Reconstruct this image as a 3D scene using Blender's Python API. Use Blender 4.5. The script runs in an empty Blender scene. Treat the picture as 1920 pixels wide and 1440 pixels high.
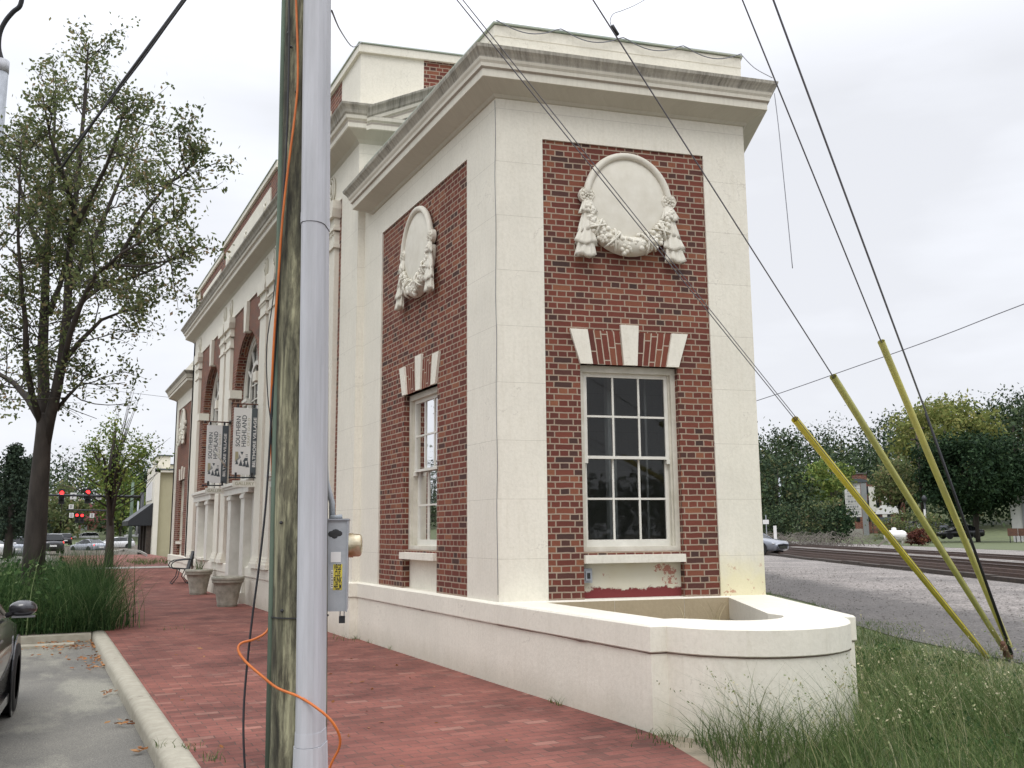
import bpy, math, random
import numpy as np
from mathutils import Vector, Matrix
R_ = math.radians
random.seed(7); rng = np.random.default_rng(7)
scene = bpy.context.scene
COL = scene.collection
V = Vector
# ---------------------------------------------------------------- camera
H_EYE = 1.53
F_PX, PITCH, ROLL, YAW = 1747.3, R_(8.946), R_(-0.472), R_(26.777)
def cam_axes():
    cy, sy, cp, sp = math.cos(YAW), math.sin(YAW), math.cos(PITCH), math.sin(PITCH)
    fw = V((sy*cp, cy*cp, sp)); r = V((cy, -sy, 0)); u = r.cross(fw)
    cr, sr = math.cos(ROLL), math.sin(ROLL)
    return fw, r*cr+u*sr, -r*sr+u*cr
FW, RT, UP = cam_axes()
cd = bpy.data.cameras.new('camera'); cam = bpy.data.objects.new('camera', cd); COL.objects.link(cam)
cam.location = (0, 0, H_EYE)
cam.rotation_mode = 'QUATERNION'
cam.rotation_quaternion = Matrix((RT, UP, -FW)).transposed().to_quaternion()
cd.sensor_width = 36; cd.lens = F_PX/1920*36; cd.clip_end = 3000; cd.clip_start = 0.05
scene.camera = cam
# ---------------------------------------------------------------- sky and light (overcast)
SUN_EL, SUN_AZ = R_(55), R_(-150)
w = bpy.data.worlds.new('World'); scene.world = w; w.use_nodes = True
wn, wl = w.node_tree.nodes, w.node_tree.links; wn.clear()
def N(nt, t, **kw):
    n = nt.nodes.new(t)
    for k, v in kw.items():
        if k.startswith('i_'): n.inputs[k[2:].replace('_', ' ')].default_value = v
        else: setattr(n, k, v)
    return n
wt = w.node_tree
sky = N(wt, 'ShaderNodeTexSky', sky_type='NISHITA', sun_disc=False); sky.sun_elevation = SUN_EL; sky.sun_rotation = SUN_AZ
hs = N(wt, 'ShaderNodeHueSaturation'); hs.inputs['Saturation'].default_value = .25
wl.new(sky.outputs[0], hs.inputs['Color'])
sc_ = N(wt, 'ShaderNodeVectorMath', operation='SCALE'); sc_.inputs['Scale'].default_value = .09
wl.new(hs.outputs[0], sc_.inputs[0])
tc = N(wt, 'ShaderNodeTexCoord'); sp = N(wt, 'ShaderNodeSeparateXYZ'); wl.new(tc.outputs['Generated'], sp.inputs[0])
# overcast dome: brighter towards the zenith, soft grey cloud bands
mr = N(wt, 'ShaderNodeMapRange'); mr.inputs['From Min'].default_value = .42; mr.inputs['From Max'].default_value = 1
mr.inputs['To Min'].default_value = .97; mr.inputs['To Max'].default_value = 3.0; wl.new(sp.outputs['Z'], mr.inputs[0])
mp = N(wt, 'ShaderNodeMapping'); mp.inputs['Scale'].default_value = (1.2, 1.2, 4.2); wl.new(tc.outputs['Generated'], mp.inputs[0])
nz = N(wt, 'ShaderNodeTexNoise'); nz.inputs['Scale'].default_value = 1.7; nz.inputs['Detail'].default_value = 5; nz.inputs['Roughness'].default_value = .5
wl.new(mp.outputs[0], nz.inputs['Vector'])
cr = N(wt, 'ShaderNodeValToRGB'); cr.color_ramp.elements[0].position = .38; cr.color_ramp.elements[0].color = (.835, .855, .91, 1)
cr.color_ramp.elements[1].position = .62; cr.color_ramp.elements[1].color = (1.0, 1.03, 1.10, 1); wl.new(nz.outputs['Fac'], cr.inputs[0])
mu = N(wt, 'ShaderNodeVectorMath', operation='SCALE'); wl.new(cr.outputs[0], mu.inputs[0]); wl.new(mr.outputs[0], mu.inputs['Scale'])
mx = N(wt, 'ShaderNodeMix', data_type='RGBA'); mx.inputs[0].default_value = .9
wl.new(sc_.outputs[0], mx.inputs['A']); wl.new(mu.outputs[0], mx.inputs['B'])
bg = N(wt, 'ShaderNodeBackground'); bg.inputs['Strength'].default_value = 1; wl.new(mx.outputs['Result'], bg.inputs[0])
wo = N(wt, 'ShaderNodeOutputWorld'); wl.new(bg.outputs[0], wo.inputs[0])
sd = bpy.data.lights.new('sun', 'SUN'); sd.energy = .9; sd.angle = R_(25); sd.color = (1, .97, .92)
so = bpy.data.objects.new('sun', sd); COL.objects.link(so)
so.rotation_euler = V((math.sin(SUN_AZ)*math.cos(SUN_EL), math.cos(SUN_AZ)*math.cos(SUN_EL), math.sin(SUN_EL))).to_track_quat('Z', 'Y').to_euler()
scene.view_settings.view_transform = 'Standard'; scene.view_settings.look = 'None'; scene.view_settings.exposure = .13; scene.view_settings.gamma = 1

# ---------------------------------------------------------------- helpers
MATS = {}
def ramp(nt, fac, stops):
    c = N(nt, 'ShaderNodeValToRGB'); e = c.color_ramp.elements
    while len(e) < len(stops): e.new(.5)
    for i, (p, col) in enumerate(stops):
        e[i].position = p; e[i].color = tuple(col)+(1,) if len(col) == 3 else col
    nt.links.new(fac, c.inputs[0]); return c.outputs[0]
def noise(nt, vec, scale, detail=4, rough=.55, mscale=None):
    if mscale:
        m = N(nt, 'ShaderNodeMapping'); m.inputs['Scale'].default_value = mscale; nt.links.new(vec, m.inputs[0]); vec = m.outputs[0]
    n = N(nt, 'ShaderNodeTexNoise'); n.inputs['Scale'].default_value = scale; n.inputs['Detail'].default_value = detail
    n.inputs['Roughness'].default_value = rough; nt.links.new(vec, n.inputs['Vector']); return n.outputs['Fac']
def mix(nt, fac, a, b, blend='MIX'):
    m = N(nt, 'ShaderNodeMix', data_type='RGBA', blend_type=blend)
    for s, v in ((m.inputs[0], fac), (m.inputs['A'], a), (m.inputs['B'], b)):
        if hasattr(v, 'is_linked'): nt.links.new(v, s)
        elif isinstance(v, (int, float)): s.default_value = v
        else: s.default_value = tuple(v)+(1,)
    return m.outputs['Result']
def mth(nt, op, a, b=0., clamp=False):
    m = N(nt, 'ShaderNodeMath', operation=op, use_clamp=clamp)
    for s, v in ((m.inputs[0], a), (m.inputs[1], b)):
        if hasattr(v, 'is_linked'): nt.links.new(v, s)
        else: s.default_value = v
    return m.outputs[0]
def newmat(name):
    m = bpy.data.materials.new(name); m.use_nodes = True; nt = m.node_tree
    b = nt.nodes['Principled BSDF']; t = N(nt, 'ShaderNodeTexCoord'); MATS[name] = m
    return m, nt, b, t
def bump(nt, b, h, strength=.3, dist=.01, nrm=None):
    n = N(nt, 'ShaderNodeBump'); n.inputs['Strength'].default_value = strength; n.inputs['Distance'].default_value = dist
    nt.links.new(h, n.inputs['Height'])
    if nrm: nt.links.new(nrm, n.inputs['Normal'])
    nt.links.new(n.outputs[0], b.inputs['Normal']); return n.outputs[0]
def pm(name, c1, c2=None, scale=3, rough=.7, metal=0, bs=0, bscale=40, spec=.5, emis=None, es=0, mscale=None, coat=0):
    """plain paint / plaster / metal with soft noise variation between two colours"""
    m, nt, b, t = newmat(name)
    if c2 is None: c2 = tuple(x*.86 for x in c1)
    f = noise(nt, t.outputs['Object'], scale, 6, .6, mscale)
    nt.links.new(ramp(nt, f, [(.3, c2), (.7, c1)]), b.inputs['Base Color'])
    b.inputs['Roughness'].default_value = rough; b.inputs['Metallic'].default_value = metal
    b.inputs['Specular IOR Level'].default_value = spec
    b.inputs['Coat Weight'].default_value = coat
    if bs: bump(nt, b, noise(nt, t.outputs['Object'], bscale, 3, .6, mscale), bs, .01)
    if emis: b.inputs['Emission Color'].default_value = tuple(emis)+(1,); b.inputs['Emission Strength'].default_value = es
    return m
def brickmat(name, cols, mortar, bw=.213, rh=.068, ms=.0085, squash=.5, offset=.5, bumpd=.006, rough=.85, wob=.003, dirt=.25, coord='UV'):
    m, nt, b, t = newmat(name)
    uv = t.outputs[coord]
    nv = N(nt, 'ShaderNodeTexNoise'); nv.inputs['Scale'].default_value = 9; nv.inputs['Detail'].default_value = 3; nt.links.new(uv, nv.inputs['Vector'])
    s1 = N(nt, 'ShaderNodeVectorMath', operation='SUBTRACT'); s1.inputs[1].default_value = (.5, .5, .5); nt.links.new(nv.outputs['Color'], s1.inputs[0])
    s2 = N(nt, 'ShaderNodeVectorMath', operation='SCALE'); s2.inputs['Scale'].default_value = wob*4; nt.links.new(s1.outputs[0], s2.inputs[0])
    s3 = N(nt, 'ShaderNodeVectorMath', operation='ADD'); nt.links.new(uv, s3.inputs[0]); nt.links.new(s2.outputs[0], s3.inputs[1])
    br = N(nt, 'ShaderNodeTexBrick'); br.offset = offset; br.offset_frequency = 2; br.squash = squash; br.squash_frequency = 2
    br.inputs['Scale'].default_value = 1; br.inputs['Brick Width'].default_value = bw; br.inputs['Row Height'].default_value = rh
    br.inputs['Mortar Size'].default_value = ms; br.inputs['Mortar Smooth'].default_value = .35
    br.inputs['Color1'].default_value = (0, 0, 0, 1); br.inputs['Color2'].default_value = (1, 1, 1, 1); br.inputs['Mortar'].default_value = (.5, .5, .5, 1)
    nt.links.new(s3.outputs[0], br.inputs['Vector'])
    bc = ramp(nt, br.outputs['Color'], cols)
    fine = noise(nt, uv, 60, 4, .7)
    bc = mix(nt, .35, bc, ramp(nt, fine, [(.3, (.55, .55, .55)), (.7, (1.35, 1.35, 1.35))]), 'MULTIPLY')
    big = noise(nt, uv, 1.1, 4, .6)
    mc = mix(nt, noise(nt, uv, 5, 4), mortar, tuple(x*.72 for x in mortar))
    c = mix(nt, br.outputs['Fac'], bc, mc)
    c = mix(nt, dirt, c, ramp(nt, big, [(.3, (.6, .58, .56)), (.65, (1.15, 1.15, 1.15))]), 'MULTIPLY')
    nt.links.new(c, b.inputs['Base Color']); b.inputs['Roughness'].default_value = rough; b.inputs['Specular IOR Level'].default_value = .25
    h = mth(nt, 'ADD', mth(nt, 'SUBTRACT', 1., br.outputs['Fac']), mth(nt, 'MULTIPLY', fine, .35))
    bump(nt, b, h, .6, bumpd)
    return m
class MB:
    """collects geometry; frame maps local (a, out, z) to world"""
    def __init__(s, fr=None, uvfn=None): s.v = []; s.f = []; s.uv = []; s.fr = fr; s.uvfn = uvfn
    def add(s, verts, faces, uvs=None):
        n = len(s.v); s.v += [tuple(p) for p in verts]
        for i, f in enumerate(faces):
            s.f.append(tuple(k+n for k in f)); s.uv.append(uvs[i] if uvs else None)
    def box(s, a0, a1, o0, o1, z0, z1):
        p = [(a0,o0,z0),(a1,o0,z0),(a1,o1,z0),(a0,o1,z0),(a0,o0,z1),(a1,o0,z1),(a1,o1,z1),(a0,o1,z1)]
        s.add(p, [(0,3,2,1),(4,5,6,7),(0,1,5,4),(1,2,6,5),(2,3,7,6),(3,0,4,7)])
    def prism(s, poly, o0, o1):          # polygon in (a,z), extruded along o
        n = len(poly); p = [(a,o0,z) for a,z in poly]+[(a,o1,z) for a,z in poly]
        s.add(p, [tuple(range(n)), tuple(range(2*n-1, n-1, -1))]+[(i,(i+1)%n,n+(i+1)%n,n+i) for i in range(n)])
    def zprism(s, poly, z0, z1):         # polygon in (a,o) extruded along z
        n = len(poly); p = [(a,o,z0) for a,o in poly]+[(a,o,z1) for a,o in poly]
        s.add(p, [tuple(range(n-1,-1,-1)), tuple(range(n, 2*n))]+[(i,(i+1)%n,n+(i+1)%n,n+i) for i in range(n)])
    def tube(s, pts, r, n=8, caps=True):
        pts = [V(p) for p in pts]; rs = r if hasattr(r, '__len__') else [r]*len(pts)
        up = V((0, 0, 1)); prev = None; rings = []
        for i, p in enumerate(pts):
            d = (pts[min(i+1, len(pts)-1)]-pts[max(i-1, 0)]).normalized()
            if prev is None:
                x = d.cross(up if abs(d.z) < .9 else V((1, 0, 0))).normalized()
            else: x = (prev-d*prev.dot(d)).normalized()
            prev = x; y = d.cross(x)
            rings.append([p+(x*math.cos(2*math.pi*k/n)+y*math.sin(2*math.pi*k/n))*rs[i] for k in range(n)])
        vs = [q for rg in rings for q in rg]; fs = []; uv = []; L = 0
        for i in range(len(pts)-1):
            L2 = L+(pts[i+1]-pts[i]).length
            for k in range(n):
                k2 = (k+1) % n; fs.append((i*n+k, i*n+k2, (i+1)*n+k2, (i+1)*n+k))
                a, b = k/n*6.28*rs[i], (k+1)/n*6.28*rs[i]; uv.append(((a, L), (b, L), (b, L2), (a, L2)))
            L = L2
        if caps: fs += [tuple(range(n-1, -1, -1)), tuple(range((len(pts)-1)*n, len(pts)*n))]; uv += [None, None]
        s.add(vs, fs, uv)
    def lathe(s, prof, c=(0, 0, 0), n=24, axis='z', sx=1, sy=1):
        vs = []; fs = []; c = V(c)
        for r, z in prof:
            for k in range(n):
                a = 2*math.pi*k/n; q = (r*math.cos(a)*sx, r*math.sin(a)*sy, z)
                q = q if axis == 'z' else ((q[0], z, q[1]) if axis == 'y' else (z, q[0], q[1]))
                vs.append(c+V(q))
        for i in range(len(prof)-1):
            for k in range(n): k2 = (k+1) % n; fs.append((i*n+k, i*n+k2, (i+1)*n+k2, (i+1)*n+k))
        fs += [tuple(range(n)), tuple(range((len(prof)-1)*n, len(prof)*n))]
        s.add(vs, fs)
    def sphere(s, c, r, n=8, m=5, sc=(1, 1, 1)):
        c = V(c); prof = []
        vs = []; fs = []
        for i in range(m+1):
            t = math.pi*i/m
            for k in range(n):
                a = 2*math.pi*k/n; vs.append(c+V((math.sin(t)*math.cos(a)*r*sc[0], math.sin(t)*math.sin(a)*r*sc[1], math.cos(t)*r*sc[2])))
        for i in range(m):
            for k in range(n): k2 = (k+1) % n; fs.append((i*n+k, (i+1)*n+k, (i+1)*n+k2, i*n+k2))
        s.add(vs, fs)
    def sweep(s, path, prof, closed=False, cap=True):
        """path: list of (x,y) world ground points walked with the outside on the RIGHT... prof: list of (out,z); mitred"""
        n = len(path); m = len(prof); vs = []; fs = []; uv = []
        P = [V(p) for p in path]
        nrm = []
        for i in range(n-1):
            d = (P[i+1]-P[i]).normalized(); nrm.append(V((-d.y, d.x)))
        L = 0; Ls = [0]
        for i in range(n-1): L += (P[i+1]-P[i]).length; Ls.append(L)
        for i in range(n):
            if i == 0: mt = nrm[0]
            elif i == n-1: mt = nrm[-1]
            else: mt = (nrm[i-1]+nrm[i])/(1+nrm[i-1].dot(nrm[i]))
            for o, z in prof: vs.append((P[i].x+mt.x*o, P[i].y+mt.y*o, z))
        pl = [0]
        for j in range(m-1): pl.append(pl[-1]+math.hypot(prof[j+1][0]-prof[j][0], prof[j+1][1]-prof[j][1]))
        for i in range(n-1):
            for j in range(m-1):
                fs.append((i*m+j, (i+1)*m+j, (i+1)*m+j+1, i*m+j+1)); uv.append(((Ls[i], pl[j]), (Ls[i+1], pl[j]), (Ls[i+1], pl[j+1]), (Ls[i], pl[j+1])))
        if cap: fs += [tuple(range(m-1, -1, -1)), tuple(range((n-1)*m, n*m))]; uv += [None, None]
        s.add(vs, fs, uv)
    def build(s, name, mt, parent=None, smooth=False):
        vs = [V(p) for p in s.v]
        uvv = vs
        if s.fr: wv = [s.fr(*p) for p in vs]
        else: wv = vs
        off = V((0, 0, 0)); q = parent
        while q: off = off+q.location; q = q.parent
        me = bpy.data.meshes.new(name); me.from_pydata([v-off for v in wv], [], s.f)
        ul = me.uv_layers.new(name='UVMap'); data = []
        for fi, f in enumerate(s.f):
            if s.uv[fi]: data += [c for t in s.uv[fi] for c in t]; continue
            if s.uvfn:
                for k in f: data += list(s.uvfn(uvv[k]))
                continue
            p = [uvv[k] for k in f]; nn = V((0, 0, 0))
            for i in range(len(p)):
                a, b = p[i], p[(i+1) % len(p)]; nn += V(((a.y-b.y)*(a.z+b.z), (a.z-b.z)*(a.x+b.x), (a.x-b.x)*(a.y+b.y)))
            ax = max(range(3), key=lambda i: abs(nn[i]))
            for q in p: data += [(q.y, q.z), (q.x, q.z), (q.x, q.y)][ax]
        ul.data.foreach_set('uv', data)
        me.materials.append(MATS[mt] if isinstance(mt, str) else mt)
        if smooth:
            for p in me.polygons: p.use_smooth = True
        me.update()
        o = bpy.data.objects.new(name, me); COL.objects.link(o)
        if parent: o.parent = parent
        return o
def npmesh(name, v, f, mt, parent=None, off=(0, 0, 0)):
    """fast mesh of equal quads/tris from numpy arrays"""
    me = bpy.data.meshes.new(name); nv, nf, k = len(v), len(f), f.shape[1]
    me.vertices.add(nv); me.vertices.foreach_set('co', (v-np.array(off)).astype(np.float32).ravel())
    me.loops.add(nf*k); me.loops.foreach_set('vertex_index', f.astype(np.int32).ravel())
    me.polygons.add(nf); me.polygons.foreach_set('loop_start', np.arange(0, nf*k, k, dtype=np.int32))
    try: me.polygons.foreach_set('loop_total', np.full(nf, k, dtype=np.int32))
    except Exception: pass
    me.update(calc_edges=True); me.materials.append(MATS[mt])
    o = bpy.data.objects.new(name, me); COL.objects.link(o)
    if parent: o.parent = parent
    return o
def tag(o, label=None, cat=None, group=None, kind=None):
    if label: o['label'] = label
    if cat: o['category'] = cat
    if group: o['group'] = group
    if kind: o['kind'] = kind
    return o
def thing(name, label, cat, loc=(0, 0, 0), rz=0, group=None):
    o = bpy.data.objects.new(name, None); COL.objects.link(o); o.location = loc; o.rotation_euler = (0, 0, rz); o.empty_display_size = .2
    return tag(o, label, cat, group)
def copy_tree(o, parent=None):
    c = o.copy(); COL.objects.link(c)
    if parent: c.parent = parent
    for ch in list(o.children): copy_tree(ch, c)
    return c
def ray(x, y): return FW+RT*((x-960)/F_PX)-UP*((y-720)/F_PX)
def D(x, y, d): return V((0, 0, H_EYE))+ray(x, y)*d
def G(x, y, z=0.):
    r = ray(x, y); return V((0, 0, H_EYE))+r*((z-H_EYE)/r.z)
def text_geo(s, size, bold=0):
    cu = bpy.data.curves.new('t', 'FONT'); cu.body = s; cu.size = size; cu.align_x = 'CENTER'; cu.align_y = 'CENTER'; cu.offset = bold; cu.resolution_u = 3
    ob = bpy.data.objects.new('t', cu); COL.objects.link(ob)
    dg = bpy.context.evaluated_depsgraph_get(); me = bpy.data.meshes.new_from_object(ob.evaluated_get(dg))
    vs = [tuple(v.co) for v in me.vertices]; fs = [tuple(p.vertices) for p in me.polygons]
    bpy.data.objects.remove(ob); bpy.data.curves.remove(cu); bpy.data.meshes.remove(me); return vs, fs
def put_text(mb, s, size, fn, bold=0, rot=0, sx=1, sy=1):
    vs, fs = text_geo(s, size, bold); c, q = math.cos(rot), math.sin(rot)
    mb.add([fn((x*sx)*c-(y*sy)*q, (x*sx)*q+(y*sy)*c) for x, y, z in vs], fs)

# ---------------------------------------------------------------- materials
CREAM = (.745, .71, .61)
def stucco(name, base, joint=True, grime=0., low=None):
    m, nt, b, t = newmat(name)
    big = noise(nt, t.outputs['Object'], 1.3, 6, .6); fine = noise(nt, t.outputs['Object'], 30, 4, .65)
    c = ramp(nt, big, [(.3, tuple(x*.93 for x in base)), (.7, tuple(min(1, x*1.04) for x in base))])
    c = mix(nt, .5, c, ramp(nt, fine, [(.35, (.9, .9, .88)), (.6, (1.04, 1.04, 1.04))]), 'MULTIPLY')
    h = fine
    # faint rain streaks
    st = noise(nt, t.outputs['UV'], 6, 5, .6, (4, .35, 1))
    c = mix(nt, .3, c, ramp(nt, st, [(.33, (.85, .83, .79)), (.5, (1, 1, 1))]), 'MULTIPLY')
    if joint:
        br = N(nt, 'ShaderNodeTexBrick'); br.inputs['Scale'].default_value = 1; br.inputs['Brick Width'].default_value = 7; br.inputs['Row Height'].default_value = .62
        br.inputs['Mortar Size'].default_value = .003; br.inputs['Mortar Smooth'].default_value = .2; nt.links.new(t.outputs['UV'], br.inputs['Vector'])
        c = mix(nt, mth(nt, 'MULTIPLY', br.outputs['Fac'], .42), c, (.33, .29, .23))
        h = mth(nt, 'SUBTRACT', fine, mth(nt, 'MULTIPLY', br.outputs['Fac'], 1.5))
    # hairline cracks
    vo = N(nt, 'ShaderNodeTexVoronoi', feature='DISTANCE_TO_EDGE'); vo.inputs['Scale'].default_value = .55
    nd = N(nt, 'ShaderNodeTexNoise'); nd.inputs['Scale'].default_value = 3; nd.inputs['Detail'].default_value = 5; nt.links.new(t.outputs['Object'], nd.inputs['Vector'])
    va = N(nt, 'ShaderNodeVectorMath', operation='ADD'); nt.links.new(t.outputs['Object'], va.inputs[0]); nt.links.new(nd.outputs['Color'], va.inputs[1]); nt.links.new(va.outputs[0], vo.inputs['Vector'])
    ck = mth(nt, 'MULTIPLY', mth(nt, 'LESS_THAN', vo.outputs['Distance'], .0025), mth(nt, 'GREATER_THAN', big, .5))
    c = mix(nt, mth(nt, 'MULTIPLY', ck, .25), c, (.34, .30, .25))
    # splash-back and damp near the ground, yellow damp stain and flaking low on the end wall
    g = N(nt, 'ShaderNodeNewGeometry'); sx = N(nt, 'ShaderNodeSeparateXYZ'); nt.links.new(g.outputs['Position'], sx.inputs[0])
    wob = noise(nt, t.outputs['Object'], 5, 5, .65)
    lowf = mth(nt, 'SUBTRACT', .16, mth(nt, 'SUBTRACT', sx.outputs['Z'], mth(nt, 'MULTIPLY', wob, .22)), )
    lowf = mth(nt, 'MULTIPLY', lowf, 3.0, True)
    c = mix(nt, mth(nt, 'MULTIPLY', lowf, .55, True), c, (.36, .33, .24))
    if low:
        k = mth(nt, 'MULTIPLY', mth(nt, 'SUBTRACT', low, mth(nt, 'ADD', sx.outputs['Z'], mth(nt, 'MULTIPLY', wob, .5))), 3., True)
        k2 = mth(nt, 'MULTIPLY', k, mth(nt, 'GREATER_THAN', sx.outputs['X'], 6.3))
        c = mix(nt, mth(nt, 'MULTIPLY', k2, .7), c, (.72, .66, .40))
        fl = mth(nt, 'MULTIPLY', k2, mth(nt, 'GREATER_THAN', noise(nt, t.outputs['Object'], 8, 6, .75), .60))
        c = mix(nt, fl, c, (.50, .30, .20))
    nt.links.new(c, b.inputs['Base Color']); b.inputs['Roughness'].default_value = .72; b.inputs['Specular IOR Level'].default_value = .35
    bump(nt, b, h, .35, .006)
    return m
stucco('stucco', CREAM, True, low=1.55)
stucco('stucco_plain', CREAM, False)
stucco('shop_yellow', (.42, .385, .25), False)
stucco('stucco_tan', (.42, .34, .22), False)
# cornice: painted, black streaky grime on the crown moulding
m, nt, b, t = newmat('cornice_paint')
big = noise(nt, t.outputs['Object'], 1.2, 5); c = ramp(nt, big, [(.3, (.64, .61, .51)), (.7, (.73, .695, .59))])
su = N(nt, 'ShaderNodeSeparateXYZ'); nt.links.new(t.outputs['UV'], su.inputs[0])
stk = noise(nt, t.outputs['UV'], 9, 6, .75, (2.4, .22, 1)); stk2 = noise(nt, t.outputs['UV'], 2.2, 5, .6, (1, .3, 1))
band = mth(nt, 'MULTIPLY', mth(nt, 'GREATER_THAN', su.outputs['Y'], .60), mth(nt, 'LESS_THAN', su.outputs['Y'], .86))
k = ramp(nt, stk, [(.40, (0, 0, 0)), (.66, (1, 1, 1))]); k2 = ramp(nt, stk2, [(.32, (.3, .3, .3)), (.6, (1, 1, 1))])
kk = mth(nt, 'MULTIPLY', mth(nt, 'MULTIPLY', k, k2), band)
c = mix(nt, mth(nt, 'MULTIPLY', band, .55), c, (.27, .25, .205)); c = mix(nt, mth(nt, 'MULTIPLY', kk, .85), c, (.075, .068, .055))
c = mix(nt, mth(nt, 'MULTIPLY', mth(nt, 'MULTIPLY', k, mth(nt, 'SUBTRACT', 1., band)), .16), c, (.25, .21, .17))
sof_shade = mth(nt, 'LESS_THAN', su.outputs['Y'], .378); c = mix(nt, mth(nt, 'MULTIPLY', sof_shade, .42), c, (.30, .285, .22))  # soffit darker: underside shade mixed into the paint colour
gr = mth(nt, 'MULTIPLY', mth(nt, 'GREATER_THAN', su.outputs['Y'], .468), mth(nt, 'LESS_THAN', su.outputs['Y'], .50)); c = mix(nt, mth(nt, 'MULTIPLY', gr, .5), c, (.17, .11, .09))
nt.links.new(c, b.inputs['Base Color']); b.inputs['Roughness'].default_value = .75; bump(nt, b, noise(nt, t.outputs['Object'], 25), .3, .006)
BR = [(0, (.062, .036, .031)), (.10, (.092, .040, .032)), (.18, (.118, .039, .030)), (.45, (.150, .044, .031)), (.75, (.182, .055, .037)), (.93, (.21, .076, .045)), (1, (.25, .10, .055))]
brickmat('brick', BR, (.40, .315, .235))
brickmat('brick_soldier', BR[2:], (.50, .415, .32), bw=.30, rh=.068, squash=1, ms=.0075)
brickmat('brick_far', BR, (.42, .34, .27), bw=.4, rh=.13, ms=.012)
# sidewalk: small red pavers, worn and stained, joints nearly the paver colour
PV = [(0, (.14, .060, .048)), (.15, (.19, .073, .058)), (.6, (.215, .080, .063)), (.93, (.235, .092, .073)), (1, (.28, .14, .11))]
brickmat('paver', PV, (.115, .075, .06), bw=.20, rh=.10, ms=.005, squash=1, bumpd=.003, dirt=.6, wob=.004)
m_ = MATS['paver']; nt = m_.node_tree; b = nt.nodes['Principled BSDF']; src = b.inputs['Base Color'].links[0].from_socket
tcx = N(nt, 'ShaderNodeTexCoord'); s1_ = noise(nt, tcx.outputs['Object'], .55, 7, .7); s2_ = noise(nt, tcx.outputs['Object'], 3.5, 6, .75)
c = mix(nt, .8, src, ramp(nt, s1_, [(.36, (.62, .60, .62)), (.5, (1, 1, 1)), (.66, (1.22, 1.16, 1.1))]), 'MULTIPLY')
c = mix(nt, ramp(nt, s2_, [(.60, (0, 0, 0)), (.72, (.55, .55, .55))]), c, (.075, .055, .05))
c = mix(nt, ramp(nt, noise(nt, tcx.outputs['Object'], 1.3, 6, .7), [(.60, (0, 0, 0)), (.75, (.5, .5, .5))]), c, (.27, .19, .155)); nt.links.new(c, b.inputs['Base Color'])
pm('kerb_stone', (.40, .37, .295), (.30, .275, .215), 9, .9, bs=.5, bscale=30)
pm('concrete', (.42, .40, .36), (.30, .285, .25), 3, .9, bs=.4, bscale=40)
m, nt, b, t = newmat('asphalt')
f1 = noise(nt, t.outputs['Object'], .9, 5, .6); f2 = noise(nt, t.outputs['Object'], 90, 3, .8); f3 = noise(nt, t.outputs['Object'], .5, 6, .65, (1, .5, 1))
c = ramp(nt, f1, [(.3, (.105, .10, .09)), (.7, (.185, .175, .15))]); c = mix(nt, ramp(nt, f3, [(.5, (0, 0, 0)), (.58, (1, 1, 1))]), c, (.235, .225, .185))
c = mix(nt, .8, c, ramp(nt, f2, [(.35, (.55, .55, .55)), (.5, (1, 1, 1)), (.68, (1.9, 1.9, 1.85))]), 'MULTIPLY')
nt.links.new(c, b.inputs['Base Color']); b.inputs['Roughness'].default_value = .9; bump(nt, b, f2, .5, .006)
m, nt, b, t = newmat('gravel')
vo = N(nt, 'ShaderNodeTexVoronoi'); vo.inputs['Scale'].default_value = 22; nt.links.new(t.outputs['Object'], vo.inputs['Vector'])
f1 = noise(nt, t.outputs['Object'], .35, 6, .65)
c = ramp(nt, vo.outputs['Color'], [(0, (.12, .11, .10)), (.5, (.26, .24, .225)), (1, (.46, .43, .41))])
c = mix(nt, .85, c, ramp(nt, f1, [(.32, (.5, .49, .48)), (.6, (1.0, .97, .94))]), 'MULTIPLY')
sx = N(nt, 'ShaderNodeSeparateXYZ'); nt.links.new(t.outputs['Object'], sx.inputs[0])
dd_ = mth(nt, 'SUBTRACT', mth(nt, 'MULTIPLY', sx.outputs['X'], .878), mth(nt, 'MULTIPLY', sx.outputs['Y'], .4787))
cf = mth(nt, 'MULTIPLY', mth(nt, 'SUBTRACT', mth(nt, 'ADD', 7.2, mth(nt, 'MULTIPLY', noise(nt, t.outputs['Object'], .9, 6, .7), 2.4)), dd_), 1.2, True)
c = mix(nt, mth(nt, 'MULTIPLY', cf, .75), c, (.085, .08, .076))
nt.links.new(c, b.inputs['Base Color']); b.inputs['Roughness'].default_value = .95; bump(nt, b, vo.outputs['Distance'], .9, .03)
m, nt, b, t = newmat('ballast')
vo = N(nt, 'ShaderNodeTexVoronoi'); vo.inputs['Scale'].default_value = 22; nt.links.new(t.outputs['Object'], vo.inputs['Vector'])
f1 = noise(nt, t.outputs['Object'], .35, 6, .65)
c = ramp(nt, vo.outputs['Color'], [(0, (.14, .13, .12)), (.5, (.31, .295, .28)), (1, (.52, .50, .48))])
c = mix(nt, .85, c, ramp(nt, f1, [(.32, (.55, .5, .47)), (.6, (1.0, .98, .95))]), 'MULTIPLY')
nt.links.new(c, b.inputs['Base Color']); b.inputs['Roughness'].default_value = .95; bump(nt, b, vo.outputs['Distance'], .9, .03)
pm('soil', (.13, .105, .075), (.06, .05, .04), 4, .95, bs=.6, bscale=12)
pm('sandy', (.30, .25, .18), (.15, .13, .09), 5, .95, bs=.6, bscale=25)
pm('lawn', (.12, .14, .06), (.075, .09, .045), 1.5, .95, bs=.6, bscale=15)
pm('dark_gravel', (.17, .165, .155), (.07, .066, .06), 6, .95, bs=.8, bscale=30)
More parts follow.
